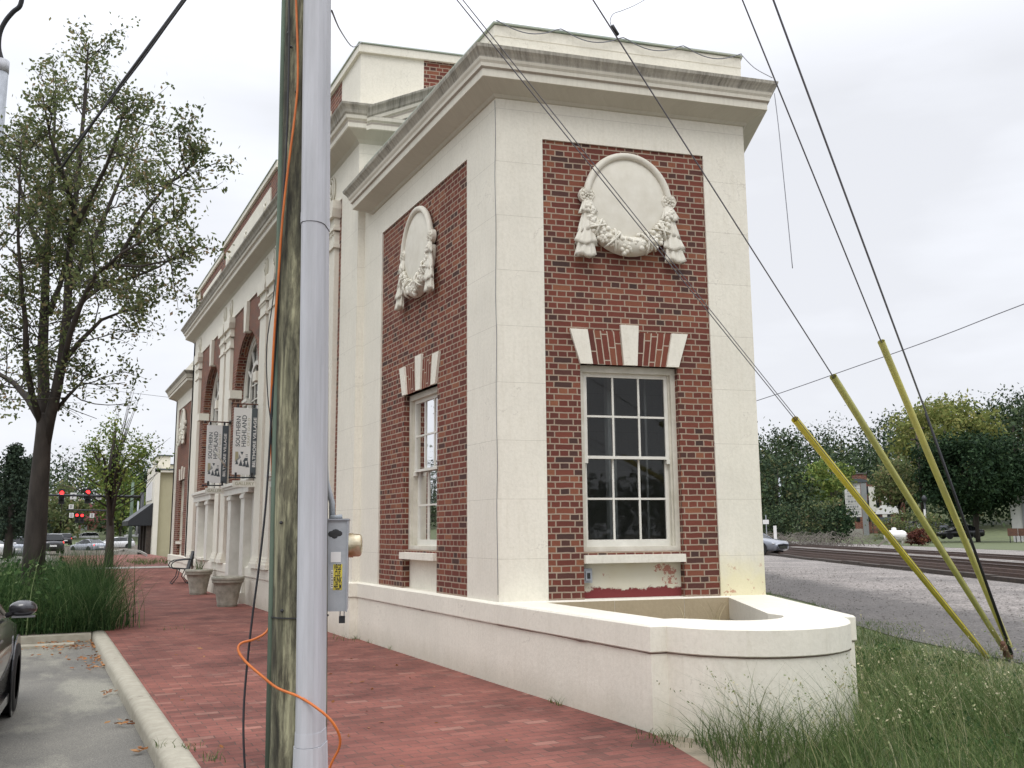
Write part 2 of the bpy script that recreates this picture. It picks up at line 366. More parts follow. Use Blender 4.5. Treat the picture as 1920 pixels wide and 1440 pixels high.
def leafmat(name, cols, trans=.25, rough=.7):
    m, nt, b, t = newmat(name)
    g = N(nt, 'ShaderNodeNewGeometry')
    c = ramp(nt, g.outputs['Random Per Island'], cols)
    n = noise(nt, t.outputs['Object'], .6, 3); c = mix(nt, .6, c, ramp(nt, n, [(.35, (.6, .62, .6)), (.62, (1.25, 1.22, 1.1))]), 'MULTIPLY')
    nt.links.new(c, b.inputs['Base Color']); b.inputs['Roughness'].default_value = rough; b.inputs['Specular IOR Level'].default_value = .12
    if trans:
        tr = N(nt, 'ShaderNodeBsdfTranslucent'); nt.links.new(c, tr.inputs[0]); ms = N(nt, 'ShaderNodeMixShader'); ms.inputs[0].default_value = trans
        o = nt.nodes['Material Output']; nt.links.new(b.outputs[0], ms.inputs[1]); nt.links.new(tr.outputs[0], ms.inputs[2]); nt.links.new(ms.outputs[0], o.inputs[0])
    return m
leafmat('leaf_big', [(0, (.08, .105, .05)), (.5, (.14, .175, .075)), (.85, (.21, .225, .10)), (1, (.30, .22, .14))], .4)
leafmat('leaf_light', [(0, (.09, .15, .04)), (.6, (.16, .22, .06)), (1, (.26, .28, .08))])
leafmat('leaf_yellow', [(0, (.13, .165, .05)), (.6, (.21, .235, .075)), (1, (.32, .30, .11))], .35)
leafmat('leaf_dark', [(0, (.012, .028, .014)), (.6, (.022, .045, .02)), (1, (.04, .07, .03))], .1)
leafmat('leaf_wood', [(0, (.025, .042, .026)), (.5, (.045, .07, .035)), (.9, (.07, .10, .045)), (1, (.12, .11, .05))], .1)
leafmat('leaf_conifer', [(0, (.02, .035, .025)), (1, (.045, .065, .04))], .05)
leafmat('grass_blade', [(0, (.055, .095, .032)), (.5, (.095, .15, .052)), (.85, (.15, .20, .075)), (1, (.32, .30, .16))], .3)
leafmat('grass_bed', [(0, (.028, .062, .024)), (.5, (.05, .10, .036)), (.85, (.09, .15, .055)), (1, (.22, .28, .14))], .3)
leafmat('grass_stem', [(0, (.15, .21, .08)), (.5, (.26, .30, .14)), (.75, (.45, .42, .26)), (1, (.62, .56, .40))], .3)
leafmat('straw', [(0, (.35, .30, .18)), (1, (.58, .50, .33))], .2)
leafmat('leaf_red', [(0, (.06, .02, .018)), (.7, (.14, .045, .035)), (1, (.20, .10, .05))], .1)
leafmat('dead_leaf', [(0, (.16, .06, .03)), (.5, (.30, .13, .05)), (1, (.45, .25, .12))], .1)
pm('bark', (.075, .062, .052), (.03, .025, .021), 6, .95, bs=.8, bscale=14, mscale=(1, 1, .25))
pm('bark_pale', (.22, .20, .17), (.12, .105, .09), 6, .95, bs=.6, bscale=14, mscale=(1, 1, .25))
m, nt, b, t = newmat('pole_wood')
f = noise(nt, t.outputs['Object'], 9, 8, .7, (1.6, 1.6, .16)); fb = noise(nt, t.outputs['Object'], 4.5, 7, .72, (2.2, 2.2, .6))
wv = N(nt, 'ShaderNodeTexWave', wave_type='BANDS', bands_direction='X'); wv.inputs['Scale'].default_value = 3.2; wv.inputs['Distortion'].default_value = 9; wv.inputs['Detail'].default_value = 5; wv.inputs['Detail Scale'].default_value = 1.2
mpp = N(nt, 'ShaderNodeMapping'); mpp.inputs['Scale'].default_value = (3, 3, .28); nt.links.new(t.outputs['Object'], mpp.inputs[0]); nt.links.new(mpp.outputs[0], wv.inputs['Vector'])
c = ramp(nt, f, [(.36, (.028, .026, .020)), (.5, (.11, .10, .072)), (.62, (.27, .245, .18))])
c = mix(nt, .5, c, ramp(nt, wv.outputs['Color'], [(.1, (.45, .45, .42)), (.6, (1.25, 1.28, 1.2))]), 'MULTIPLY')
c = mix(nt, .85, c, ramp(nt, fb, [(.42, (.32, .32, .27)), (.56, (1.25, 1.3, 1.15))]), 'MULTIPLY')
nt.links.new(c, b.inputs['Base Color']); b.inputs['Roughness'].default_value = .9; bump(nt, b, f, .7, .012)
pm('moulding_green', (.16, .22, .165), (.07, .09, .065), 5, .85, mscale=(1, 1, .2), bs=.4)
pm('pvc_grey', (.54, .545, .575), (.38, .385, .40), 4, .6, mscale=(3, 3, .25), bs=.15, bscale=60, spec=.3)
pm('galv', (.40, .42, .45), (.30, .315, .34), 7, .45, metal=.3, bs=.1)
pm('box_grey', (.40, .42, .44), (.30, .32, .34), 9, .5, bs=.15)
pm('steel_dark', (.05, .05, .052), None, 9, .5, metal=.5)
pm('cable_black', (.018, .018, .022), None, 5, .6)
pm('cable_grey', (.17, .17, .19), None, 5, .55, metal=.4)
pm('cable_orange', (.62, .17, .03), (.45, .11, .02), 12, .55)
pm('guard_yellow', (.72, .60, .05), (.52, .44, .06), 2.5, .5, mscale=(1, 1, .5))
pm('guard_olive', (.50, .48, .15), (.36, .36, .12), 3, .55)
pm('guard_pale', (.60, .55, .14), (.44, .42, .15), 3, .55)
pm('rust', (.16, .07, .04), (.06, .035, .028), 12, .85, bs=.3)
pm('rail_steel', (.10, .062, .045), (.055, .035, .03), 8, .7)
pm('rail_top', (.30, .27, .25), None, 8, .4, metal=.6)
pm('tie_wood', (.075, .058, .045), (.035, .028, .024), 6, .9, bs=.5)
pm('white_wood', (.72, .70, .63), (.62, .60, .53), 5, .5, bs=.1)
pm('frame_wood', (.66, .63, .54), (.50, .47, .38), 5, .6, bs=.15)
pm('sign_white', (.74, .73, .71), (.68, .67, .65), 3, .5)
pm('sign_dark', (.075, .09, .10), None, 3, .5)
pm('sign_tan', (.42, .38, .24), None, 3, .5)
pm('sign_grey', (.30, .31, .31), None, 3, .5)
pm('sign_text_pale', (.36, .34, .22), None, 3, .5)
pm('planter_stone', (.44, .41, .34), (.22, .21, .17), 7, .9, bs=.5, bscale=25)
pm('black_metal', (.02, .022, .026), None, 5, .4)
pm('red_paint', (.16, .03, .035), (.10, .02, .022), 6, .8, bs=.3)
pm('relief', (.71, .68, .59), (.62, .585, .49), 6, .75, bs=.15, bscale=20)
pm('joint_brown', (.20, .12, .09), (.09, .06, .05), 20, .9)
pm('roofing', (.12, .115, .11), None, 2, .9)
pm('copper_green', (.30, .37, .31), (.40, .42, .34), 3, .7)
pm('lamp_red', (.5, .02, .02), None, 3, .4, emis=(1, .03, .03), es=3.5)
pm('tail_red', (.45, .02, .015), None, 3, .3, emis=(1, .05, .03), es=1.2)
pm('lamp_white', (.8, .8, .8), None, 3, .4, emis=(1, 1, .95), es=1.5)
pm('sticker_yellow', (.66, .55, .06), None, 3, .5)
pm('ink', (.02, .02, .02), None, 3, .6)
pm('tyre', (.018, .018, .018), None, 9, .85)
pm('rim', (.30, .30, .31), None, 9, .35, metal=.7)
for nme, colr in (('car_dark', (.035, .034, .038)), ('car_white', (.70, .70, .70)), ('car_silver', (.34, .36, .40)), ('car_grey', (.20, .215, .25)), ('car_black', (.012, .012, .015))):
    pm(nme, colr, tuple(x*.95 for x in colr), 3, .28, metal=.25 if 'white' not in nme else 0, coat=.8)
m, nt, b, t = newmat('car_glass'); b.inputs['Base Color'].default_value = (.012, .014, .016, 1); b.inputs['Roughness'].default_value = .06
# window glass: real thin pane, reflects by angle, lets the dark room show
m, nt, b, t = newmat('window_glass')
fr = N(nt, 'ShaderNodeFresnel'); fr.inputs['IOR'].default_value = 1.5; gl = N(nt, 'ShaderNodeBsdfGlossy'); gl.inputs['Roughness'].default_value = .015
tp = N(nt, 'ShaderNodeBsdfTransparent'); tp.inputs[0].default_value = (.62, .66, .68, 1); ms = N(nt, 'ShaderNodeMixShader')
nb = N(nt, 'ShaderNodeBump'); nb.inputs['Strength'].default_value = .05; nb.inputs['Distance'].default_value = .02; nt.links.new(noise(nt, t.outputs['Object'], 2.5, 2), nb.inputs['Height'])
nt.links.new(nb.outputs[0], gl.inputs['Normal'])
nt.links.new(mth(nt, 'MULTIPLY', fr.outputs[0], 1.0, True), ms.inputs[0]); nt.links.new(tp.outputs[0], ms.inputs[1]); nt.links.new(gl.outputs[0], ms.inputs[2])
nt.links.new(ms.outputs[0], nt.nodes['Material Output'].inputs[0])
m, nt, b, t = newmat('meter_glass'); b.inputs['Base Color'].default_value = (.62, .55, .36, 1); b.inputs['Roughness'].default_value = .12; b.inputs['Metallic'].default_value = .55
sx = N(nt, 'ShaderNodeSeparateXYZ'); nt.links.new(t.outputs['Object'], sx.inputs[0])
nt.links.new(ramp(nt, noise(nt, t.outputs['Object'], 8, 3), [(.35, (.34, .24, .12)), (.6, (.72, .68, .52))]), b.inputs['Base Color'])
# apron under the end window: flaking cream over red
m, nt, b, t = newmat('peeling')
g = N(nt, 'ShaderNodeNewGeometry'); sx = N(nt, 'ShaderNodeSeparateXYZ'); nt.links.new(g.outputs['Position'], sx.inputs[0])
f = noise(nt, t.outputs['Object'], 7, 7, .7); c = ramp(nt, noise(nt, t.outputs['Object'], 2, 4), [(.3, (.62, .57, .42)), (.7, (.68, .66, .56))])
k = mth(nt, 'MULTIPLY', mth(nt, 'SUBTRACT', mth(nt, 'ADD', .80, mth(nt, 'MULTIPLY', f, .22)), sx.outputs['Z']), 60., True)
f2 = noise(nt, t.outputs['Object'], 4.5, 8, .75)
zc = mth(nt, 'SUBTRACT', .11, mth(nt, 'ABSOLUTE', mth(nt, 'SUBTRACT', sx.outputs['Z'], 1.05)))
k3 = mth(nt, 'MULTIPLY', mth(nt, 'GREATER_THAN', mth(nt, 'ADD', f2, mth(nt, 'MULTIPLY', mth(nt, 'SUBTRACT', sx.outputs['X'], 5.9), .12)), .60), mth(nt, 'GREATER_THAN', zc, 0.))
c = mix(nt, k3, c, (.42, .19, .14)); c = mix(nt, k, c, (.19, .032, .032))
nt.links.new(c, b.inputs['Base Color']); b.inputs['Roughness'].default_value = .85; bump(nt, b, mth(nt, 'ADD', f, mth(nt, 'MULTIPLY', k, -1.)), .5, .006)

# ---------------------------------------------------------------- building frames
X0, Y0 = 4.278, 8.826
AE = R_(-11.593); E1 = V((math.cos(AE), math.sin(AE), 0)); EN = V((math.sin(AE), -math.cos(AE), 0))
HW = R_(28.6); W1 = V((math.sin(HW), math.cos(HW), 0)); WNn = V((math.cos(HW), -math.sin(HW), 0))
EW = 3.07
FL = lambda a, o, z: V((X0-o, Y0+a, z))
FE = lambda a, o, z: V((X0, Y0, 0))+E1*a+EN*o+V((0, 0, z))
RC = FE(EW, 0, 0)
FHd = lambda a, o, z: RC+W1*a+WNn*o+V((0, 0, z))
LM0, LM1, LF = 4.72, 22.3, 27.05       # main block and far wing along the street face
HT, HB, HL, HW1, HM = 5.89, .84, .80, 6.32, 7.62
PJ = .11
# ---------------------------------------------------------------- ground
def gz(y):
    t = min(max((y-26.5)/9.5, 0), 1); return .42*t*t*(3-2*t)
def sheet(name, mt, pts, z):
    mb = MB(); mb.add([(x, y, z) for x, y in pts], [tuple(range(len(pts)))]); return tag(mb.build(name, mt), kind='structure')
GZ = -.03
def gridsheet(name, mt, x0, x1, y0, y1, nx, ny, zf, kind='structure'):
    mb = MB(); vs = []
    for j in range(ny+1):
        for i in range(nx+1):
            x = x0+(x1-x0)*i/nx; y = y0+(y1-y0)*j/ny; vs.append((x, y, zf(x, y)))
    mb.add(vs, [(j*(nx+1)+i, j*(nx+1)+i+1, (j+1)*(nx+1)+i+1, (j+1)*(nx+1)+i) for j in range(ny) for i in range(nx)])
    return tag(mb.build(name, mt), kind=kind)
sheet('ground', 'soil', [(-900, -300), (900, -300), (900, 1500), (-900, 1500)], -.16)
sheet('road', 'asphalt', [(-60, -12), (1.0, -12), (1.0, 16.2), (-3, 16.2), (-3, 36), (1.0, 52), (1.0, 200), (-60, 200)], -.12)
# brick pavement (rises beyond the door)
mb = MB(); ys = [-12, 3, 4.2, 5.2, 6.1]+[8.8+i*1.4 for i in range(0, 34)]
xr = lambda y: 3.7 if y < 4 else (3.7+(y-4)*.27 if y < 6.14 else 4.32 if y < 36 else 5.6)
vs = []
for y in ys: vs += [(1.06, y, gz(y)), (xr(y), y, gz(y))]
mb.add(vs, [(2*i, 2*i+1, 2*i+3, 2*i+2) for i in range(len(ys)-1)]); tag(mb.build('brick_pavement', 'paver'), kind='structure')
mb = MB(); mb.add([(1.06, 34.2, gz(34.2)+.008), (4.25, 34.2, gz(34.2)+.008), (4.25, 35, gz(35)+.008), (1.06, 35, gz(35)+.008)], [(0, 1, 2, 3)]); tag(mb.build('concrete_band', 'concrete'), kind='structure')
mb = MB(); rr = random.Random(3); dp_ = [(3.55, 4.0), (3.9, 4.4), (4.4, 5.0), (5.0, 5.25), (5.6, 5.35), (5.6, 5.75), (4.4, 6.3), (4.0, 6.4), (3.75, 5.6), (3.5, 4.8)]
mb.add([(x+rr.uniform(-.06, .06), y+rr.uniform(-.06, .06), GZ+.012) for x, y in dp_], [tuple(range(len(dp_)))]); tag(mb.build('bare_earth', 'sandy'), kind='structure')
# kerb: rounded stone, with the low kerb across the planted bed
mb = MB()
prof = [(0, -.3), (0, -.04), (.012, -.01), (.04, .012), (.1, .02), (.16, .018), (.2, .006), (.22, -.2)]
vs = []; ysk = [-12+i*1.19 for i in range(25)]; wv_ = [random.uniform(-.0015, .0015) for _ in ysk]
for j, y in enumerate(ysk): vs += [(.86+o+wv_[j], y, z+wv_[j]*.6) for o, z in prof]
n = len(prof); mb.add(vs, [(j*n+i, j*n+i+1, (j+1)*n+i+1, (j+1)*n+i) for j in range(len(ysk)-1) for i in range(n-1)]+[tuple(range((len(ysk)-1)*n, len(ysk)*n))])
tag(mb.build('kerb', 'kerb_stone', smooth=True), kind='structure')
mb = MB()
for y in (-2.5, .55, 3.6, 6.65, 9.7, 12.75, 15.8): mb.add([(.862, y, .0), (.96, y, .0225), (1.06, y, .010), (1.06, y+.012, .010), (.96, y+.012, .0225), (.862, y+.012, .0)], [(0, 1, 4, 5), (1, 2, 3, 4)])
tag(mb.build('kerb_joints', 'joint_brown'), kind='structure')
mb = MB(); mb.box(-12, .85, 16.25, 16.5, -.3, -.0); mb.box(-12, .6, 15.75, 16.05, -.3, -.085); tag(mb.build('bed_kerb', 'kerb_stone'), kind='structure')
gridsheet('bed_soil', 'soil', -12, 1.05, 16.5, 60, 6, 20, lambda x, y: .0 if x < .9 else 0.)
# railway side: verge, gravel yard, tracks
def wd(d, l, z=0): return WNn*d+W1*l+V((0, 0, z))
def strip(name, mt, d0, d1, l0, l1, z, n=60, jag=0., kind='structure', zc=0):
    mb = MB(); vs = []
    for i in range(n+1):
        l = l0+(l1-l0)*i/n; j = (math.sin(l*1.7)+math.sin(l*.63+1)+math.sin(l*4.1)*.4)*jag
        vs += [wd(d0+j, l, z), wd((d0+d1)/2, l, z+zc), wd(d1, l, z)]
    mb.add(vs, [(3*i, 3*i+1, 3*i+4, 3*i+3) for i in range(n)]+[(3*i+1, 3*i+2, 3*i+5, 3*i+4) for i in range(n)]); return tag(mb.build(name, mt), kind=kind)
mb = MB(); vs = []; ls = [-3+i*.9 for i in range(75)]
for l in ls: d0 = max(.3, (3.4-.479*l)/.878); vs += [wd(d0, l, GZ-.012), wd(6.0, l, GZ-.012)]
mb.add(vs, [(2*i, 2*i+1, 2*i+3, 2*i+2) for i in range(len(ls)-1)]); tag(mb.build('verge', 'lawn'), kind='structure')
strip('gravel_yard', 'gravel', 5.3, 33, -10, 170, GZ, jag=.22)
strip('far_ground', 'lawn', 70, 400, -60, 300, GZ-.02)
strip('lawn_strip', 'lawn', 31, 56, -10, 160, GZ+.012, jag=.35)
strip('parking_lot', 'asphalt', 55, 72, -10, 200, GZ+.024)
strip('track_bed', 'ballast', 13.2, 15.59, -10, 170, GZ+.012, zc=.06)
strip('track_bed', 'ballast', 15.6, 18.4, -10, 170, GZ+.016, zc=.035)
strip('track_bed', 'ballast', 18.41, 20.2, -10, 170, GZ+.02)
strip('track_bed', 'ballast', 20.21, 23.2, -10, 170, GZ+.016, zc=.035)
def track(d, label, rails=(-.72, .72), l0=6, l1=150, z=.03):
    c = wd(d, l0, GZ); root = thing('railway_track', label, 'railway track', c, 0, 'railway tracks')
    for s_ in rails:
        mb = MB(); F = lambda o, l, zz, s_=s_: wd(d+s_+o, l, zz)
        pf = [(-.07, z+.02), (-.012, z+.05), (-.012, z+.13), (-.036, z+.145), (-.036, z+.17), (.036, z+.17), (.036, z+.145), (.012, z+.13), (.012, z+.05), (.07, z+.02)]
        n = len(pf); mb.add([F(o, l0, zz) for o, zz in pf]+[F(o, l1, zz) for o, zz in pf], [(i, (i+1) % n, n+(i+1) % n, n+i) for i in range(n)]+[tuple(range(n))])
        r = mb.build('rail', 'rail_steel', root)
        mb = MB(); mb.add([F(-.034, l0, z+.172), F(.034, l0, z+.172), F(.034, l1, z+.172), F(-.034, l1, z+.172)], [(0, 1, 2, 3)]); mb.build('rail_head', 'rail_top', r)
    mb = MB(lambda a, o, zz: wd(a, o, zz)); l = l0
    while l < l1:
        q = random.uniform(-.04, .04); mb.box(d-1.3+q, d+1.3+q, l, l+.23, GZ-.1, random.uniform(-.05, -.008)); l += .56 if l < 70 else 1.1
    mb.build('sleepers', 'tie_wood', root)['kind'] = 'stuff'
track(17.0, 'rusty railway track in the middle of the gravel bed, second from the building')
track(21.6, 'rusty railway track farthest from the building, beside the grass strip')
# the nearest siding: a run of old timber edging and one buried rail
root = thing('siding', 'half buried rusty siding rail with dark timber edge, nearest the gravel yard', 'railway siding', wd(13.5, 8, GZ))
mb = MB(lambda a, o, zz: wd(a, o, zz))
for i in range(60): q = random.uniform(-.05, .05); mb.box(13.2+q, 13.5+q, 8+i*2.3, 8+i*2.3+2.2, GZ-.1, .1+random.uniform(-.03, .02))
mb.build('timber_edge', 'tie_wood', root)
mb = MB(lambda a, o, zz: wd(a, o, zz)); mb.box(13.9, 13.97, 8, 145, GZ-.05, .16); mb.box(15.33, 15.4, 8, 145, GZ-.05, .14); mb.build('rail', 'rail_steel', root)
# ---------------------------------------------------------------- the bank building
bank = thing('bank_building', 'red brick and cream stucco corner building with arched windows and heavy cornice', 'building', (X0, Y0, 0))
def part(mb, name, mt, parent=bank, label=None, smooth=False):
    o = mb.build(name, mt, parent, smooth)
    if label: o['label'] = label
    return o
def sash_window(F, w0, w1, z0, z1, d=.13, interior=True, name='window', parent=bank, gm='window_glass'):
    fr_ = MB(F); o1, o0 = -d+.03, -d-.12
    fr_.box(w0, w0+.055, o0, o1, z0, z1); fr_.box(w1-.055, w1, o0, o1, z0, z1)
    fr_.box(w0+.055, w1-.055, o0, o1, z1-.075, z1); fr_.box(w0+.055, w1-.055, o0, o1, z0, z0+.05)
    fr_.box(w0+.055, w0+.075, o0, -d-.005, z0+.05, z1-.075); fr_.box(w1-.075, w1-.055, o0, -d-.005, z0+.05, z1-.075)
    win = part(fr_, name, 'frame_wood', parent)
    a0, a1 = w0+.075, w1-.075; b0, b1 = z0+.05, z1-.075; mid = (b0+b1)/2+.02; st = .04
    for nm, (za, zb), od in (('sash', (mid-.02, b1), -d-.02), ('sash', (b0, mid+.02), -d-.065)):
        s_ = MB(F); lo = .075 if zb == mid+.02 else .032; hi = .032 if lo > .05 else .045
        s_.box(a0, a0+st, od-.04, od, za, zb); s_.box(a1-st, a1, od-.04, od, za, zb)
        s_.box(a0+st, a1-st, od-.04, od, za, za+lo); s_.box(a0+st, a1-st, od-.04, od, zb-hi, zb)
        g0, g1, h0, h1 = a0+st, a1-st, za+lo, zb-hi
        for k in (1, 2): x = g0+(g1-g0)*k/3; s_.box(x-.011, x+.011, od-.035, od-.006, h0, h1)
        zz = (h0+h1)/2
        for k in range(3):
            xa = g0+(g1-g0)*k/3+(.011 if k else 0); xb = g0+(g1-g0)*(k+1)/3-(.011 if k < 2 else 0); s_.box(xa, xb, od-.033, od-.008, zz-.011, zz+.011)
        if lo < .05: s_.box(a0-.012, a0+st-.002, od-.03, od+.012, za-.05, za-.001); s_.box(a1-st+.002, a1+.012, od-.03, od+.012, za-.05, za-.001)
        so_ = part(s_, nm, 'white_wood', win)
        gl_ = MB(F); gl_.add([(g0, od-.02, h0), (g1, od-.02, h0), (g1, od-.02, h1), (g0, od-.02, h1)], [(0, 1, 2, 3)]); part(gl_, 'glass', gm, win)
    return win
def garland_relief(F, ac, zc, parent=bank, sc=1., detail=1):
    n = 36
    mb = MB(F)       # slightly domed oval plaque and its rim
    prof = [(.47, -.01), (.47, .035), (.43, .05), (.2, .062), (.001, .064)]
    vs = []; fs = []
    for r, o in prof:
        for k in range(n): a = 2*math.pi*k/n; vs.append((ac+r*math.cos(a)*sc*1.04, o, zc+r*1.16*math.sin(a)*sc))
    for i in range(len(prof)-1):
        for k in range(n): k2 = (k+1) % n; fs.append((i*n+k, i*n+k2, (i+1)*n+k2, (i+1)*n+k))
    mb.add(vs, fs); root = part(mb, 'roundel', 'relief', parent, smooth=True)
    mb = MB(F); pts = [(ac+math.cos(t)*.485*sc*1.04, .045, zc+math.sin(t)*.485*1.16*sc) for t in [R_(5)+(math.pi-R_(10))*i/24 for i in range(25)]]
    mb.tube(pts, .042*sc, 8); part(mb, 'rim', 'relief', root, smooth=True)
    mb = MB(F); rs = []; pts = []
    for i in range(21):
        t = math.pi*(1.03+.94*i/20); th = (.045+.075*math.sin(math.pi*i/20))*sc
        pts.append((ac+math.cos(t)*.50*sc, .012, zc+math.sin(t)*.50*1.0*sc)); rs.append(th)
    mb.tube(pts, rs, 8)
    rr = random.Random(5)
    for i in range(150 if detail else 60):
        u = rr.random(); t = math.pi*(1.03+.94*u); th = (.05+.085*math.sin(math.pi*u))*sc; k = rr.uniform(-.82, .82)
        rad = .50*sc+k*th; q = math.sqrt(max(0, 1-k*k))*th
        mb.sphere((ac+math.cos(t)*rad, .045+q*.5, zc+math.sin(t)*rad*1.0), rr.uniform(.020, .036)*sc, 7, 5)
    for u in (.2, .36, .5, .64, .8):      # crossed ribbons
        t = math.pi*(1.03+.94*u); th = (.05+.085*math.sin(math.pi*u))*sc
        for s_ in (-1, 1):
            if abs(u-.5) < .05: continue
            p = []
            for j in range(9):
                k = -1+2*j/8; tt = t+s_*k*.10; rad = .5*sc+k*th; p.append((ac+math.cos(tt)*rad, .065+math.sqrt(max(0, 1-k*k))*th*.6, zc+math.sin(tt)*rad))
            mb.tube(p, .013*sc, 5)
    part(mb, 'garland', 'relief', root, smooth=True)
    for s_ in (-1, 1):
        mb = MB(F); cx = ac+s_*.50*sc; cz = zc+.06*sc; n2 = 20
        vs = []; fs = []
        pr_ = [(.092, 0), (.092, .055), (.084, .066), (.078, .06), (.001, .06)]
        for r, o in pr_:
            for k in range(n2):
                a = 2*math.pi*k/n2; w_ = 1+(.09*math.cos(a*6) if .05 < r < .09 else 0); vs.append((cx+r*w_*math.cos(a)*sc, o, cz+r*w_*math.sin(a)*sc))
        for i in range(len(pr_)-1):
            for k in range(n2): k2 = (k+1) % n2; fs.append((i*n2+k, i*n2+k2, (i+1)*n2+k2, (i+1)*n2+k))
        mb.add(vs, fs)
        for k in range(8): a = 2*math.pi*k/8; mb.sphere((cx+.052*math.cos(a)*sc, .062, cz+.052*math.sin(a)*sc), .021*sc, 8, 5, (1, .7, 1))
        for k in range(5): a = 2*math.pi*k/5; mb.sphere((cx+.026*math.cos(a)*sc, .072, cz+.026*math.sin(a)*sc), .013*sc, 6, 4)
        mb.sphere((cx, .076, cz), .016*sc, 8, 5)
        part(mb, 'rosette', 'relief', root)
        mb = MB(F)
        for ti, (za, zb, ra, rb, xa, xb) in enumerate(((-.02, -.20, .045, .10, .49, .50), (-.16, -.42, .055, .098, .495, .52), (-.38, -.56, .085, .125, .515, .535), (-.53, -.70, .095, .118, .53, .545))):
            m_ = 28; vs = []; fs = []
            for j in range(6):
                f = j/5; r = (ra+(rb-ra)*f)*sc; x = ac+s_*(xa+(xb-xa)*f)*sc; z = zc+(za+(zb-za)*f+.04)*sc
                for k in range(m_):
                    a = 2*math.pi*k/m_; w_ = 1+.20*(.3+.7*f)*math.cos(a*8+ti); dz = .02*f*math.cos(a*3+ti*2)
                    vs.append((x+r*w_*math.cos(a), .03+r*w_*.75*(math.sin(a)*.5+.5), z+dz*sc))
            for j in range(5):
                for k in range(m_): k2 = (k+1) % m_; fs.append((j*m_+k, j*m_+k2, (j+1)*m_+k2, (j+1)*m_+k))
            fs.append(tuple(range(5*m_, 6*m_))); mb.add(vs, fs)
        part(mb, 'drape', 'relief', root, smooth=True)
def flat_arch(F, c, parent=bank, far=False):
    """three white voussoirs with fanned soldier brick between; measured heights"""
    zb, zt = 3.335, 3.72
    for xb0, xb1, xt0, xt1, up in ((-.585, -.44, -.70, -.495, 0), (-.075, .085, -.105, .112, .07), (.44, .585, .515, .71, 0)):
        mb = MB(F); mb.prism([(c+xb0, zb), (c+xb1, zb), (c+xt1, zt+up), (c+xt0, zt+up)], -.14, .012); part(mb, 'keystone' if up else 'voussoir', 'stucco_plain', parent)
    mb = MB(F); n = 16
    for sgn in ((-.44, -.075, -.495, -.105), (.085, .44, .112, .515)):
        b0, b1, t0, t1 = sgn; vs = []; fs = []; uv = []
        k = 5
        for i in range(k):      # each fanned soldier course
            u0, u1 = i/k, (i+1)/k; n0 = len(vs)
            q = [(b0+(b1-b0)*u0, zb+.0), (b0+(b1-b0)*u1, zb+.0), (t0+(t1-t0)*u1, zt-.005), (t0+(t1-t0)*u0, zt-.005)]
            vs += [(c+a, -.012, z) for a, z in q]+[(c+q[0][0], -.14, q[0][1]), (c+q[1][0], -.14, q[1][1])]
            fs += [(n0, n0+1, n0+2, n0+3), (n0+4, n0+5, n0+1, n0)]; ph = .1*(i % 2)+i*1.7
            uv += [((ph, .068*i), (ph, .068*(i+1)), (ph+.39, .068*(i+1)), (ph+.39, .068*i)), ((ph, .068*i), (ph, .068*(i+1)), (ph+.1, .068*(i+1)), (ph+.1, .068*i))]
        mb.add(vs, fs, uv)
    part(mb, 'brick_flat_arch', 'brick_soldier', parent)
def wing_face(F, a_end, b0, b1, w0, w1, apron, frieze_top=HW1, piers=True):
    T = -.30
    mb = MB(F); mb.box(0, b0, T, 0, HL, HT); mb.box(b1, a_end, T, 0, HL, HT); mb.box(0, a_end, T, 0, HT, frieze_top+.3)
    part(mb, 'pier', 'stucco')
    mb = MB(F); o = -.022
    mb.box(b0, w0, T, o, HL, HT); mb.box(w1, b1, T, o, HL, HT); mb.box(w0, w1, T, o, 3.335, HT); part(mb, 'brick_wall', 'brick')
    mb = MB(F); mb.box(w0, w1, T, -.12, HL, 1.19); part(mb, 'apron', apron)
    mb = MB(F); mb.box(w0, w1, T, -.06, 1.265, 1.30); part(mb, 'sill_course', 'brick')
    mb = MB(F); mb.box(w0-.0, w1+.0, T+.02, .03, 1.18, 1.265); part(mb, 'sill', 'stucco_plain')
    sash_window(F, w0, w1, 1.30, 3.335)
    flat_arch(F, (w0+w1)/2)
wing_face(FE, EW, .54, 2.523, .945, 2.105, 'peeling')
wing_face(FL, LM0, .79, 3.865, 1.74, 2.92, 'stucco_plain')
garland_relief(FE, 1.54, 5.20); garland_relief(FL, 2.33, 5.18)
FW2 = lambda a, o, z: FL(LM1+(LF-LM1)-a, o, z)       # far wing mirrored
wing_face(FW2, LM0+.03, .79, 3.865, 1.74, 2.92, 'stucco_plain')
garland_relief(FW2, 2.33, 5.18, detail=0)
# hidden sides
def lineX(p, d, q, e):       # intersection of p+d*t with q+e*u
    det = d.x*(-e.y)+e.x*d.y; r = q-p; return p+d*((r.x*(-e.y)+e.x*r.y)/det)
PM = FL(LM0, PJ, 0); PHm = lineX(PM, E1, RC+WNn*PJ, W1); PHw = lineX(FL(LM0, 0, 0), E1, RC, W1)
MW = (PHm-PM).length; LH1 = (PHw-RC).length
FM = lambda a, o, z: PM+E1*a+EN*o+V((0, 0, z))
farL = FL(LM1, PJ, 0); farR = lineX(farL, V((1, 0, 0)), RC+WNn*PJ, W1)
farL2 = FL(LF, 0, 0); farR2 = lineX(farL2, V((1, 0, 0)), RC, W1)
mb = MB(FHd); mb.box(0, LH1, -.3, 0, HL, HW1+.3); part(mb, 'rail_side_wall', 'stucco')
mb = MB(); L_ = (farR-PHm).length
mb = MB(lambda a, o, z: PHm+W1*a+WNn*o+V((0, 0, z))); mb.box(0, L_, -.3, 0, HL, 9.12); part(mb, 'rail_side_wall', 'brick')
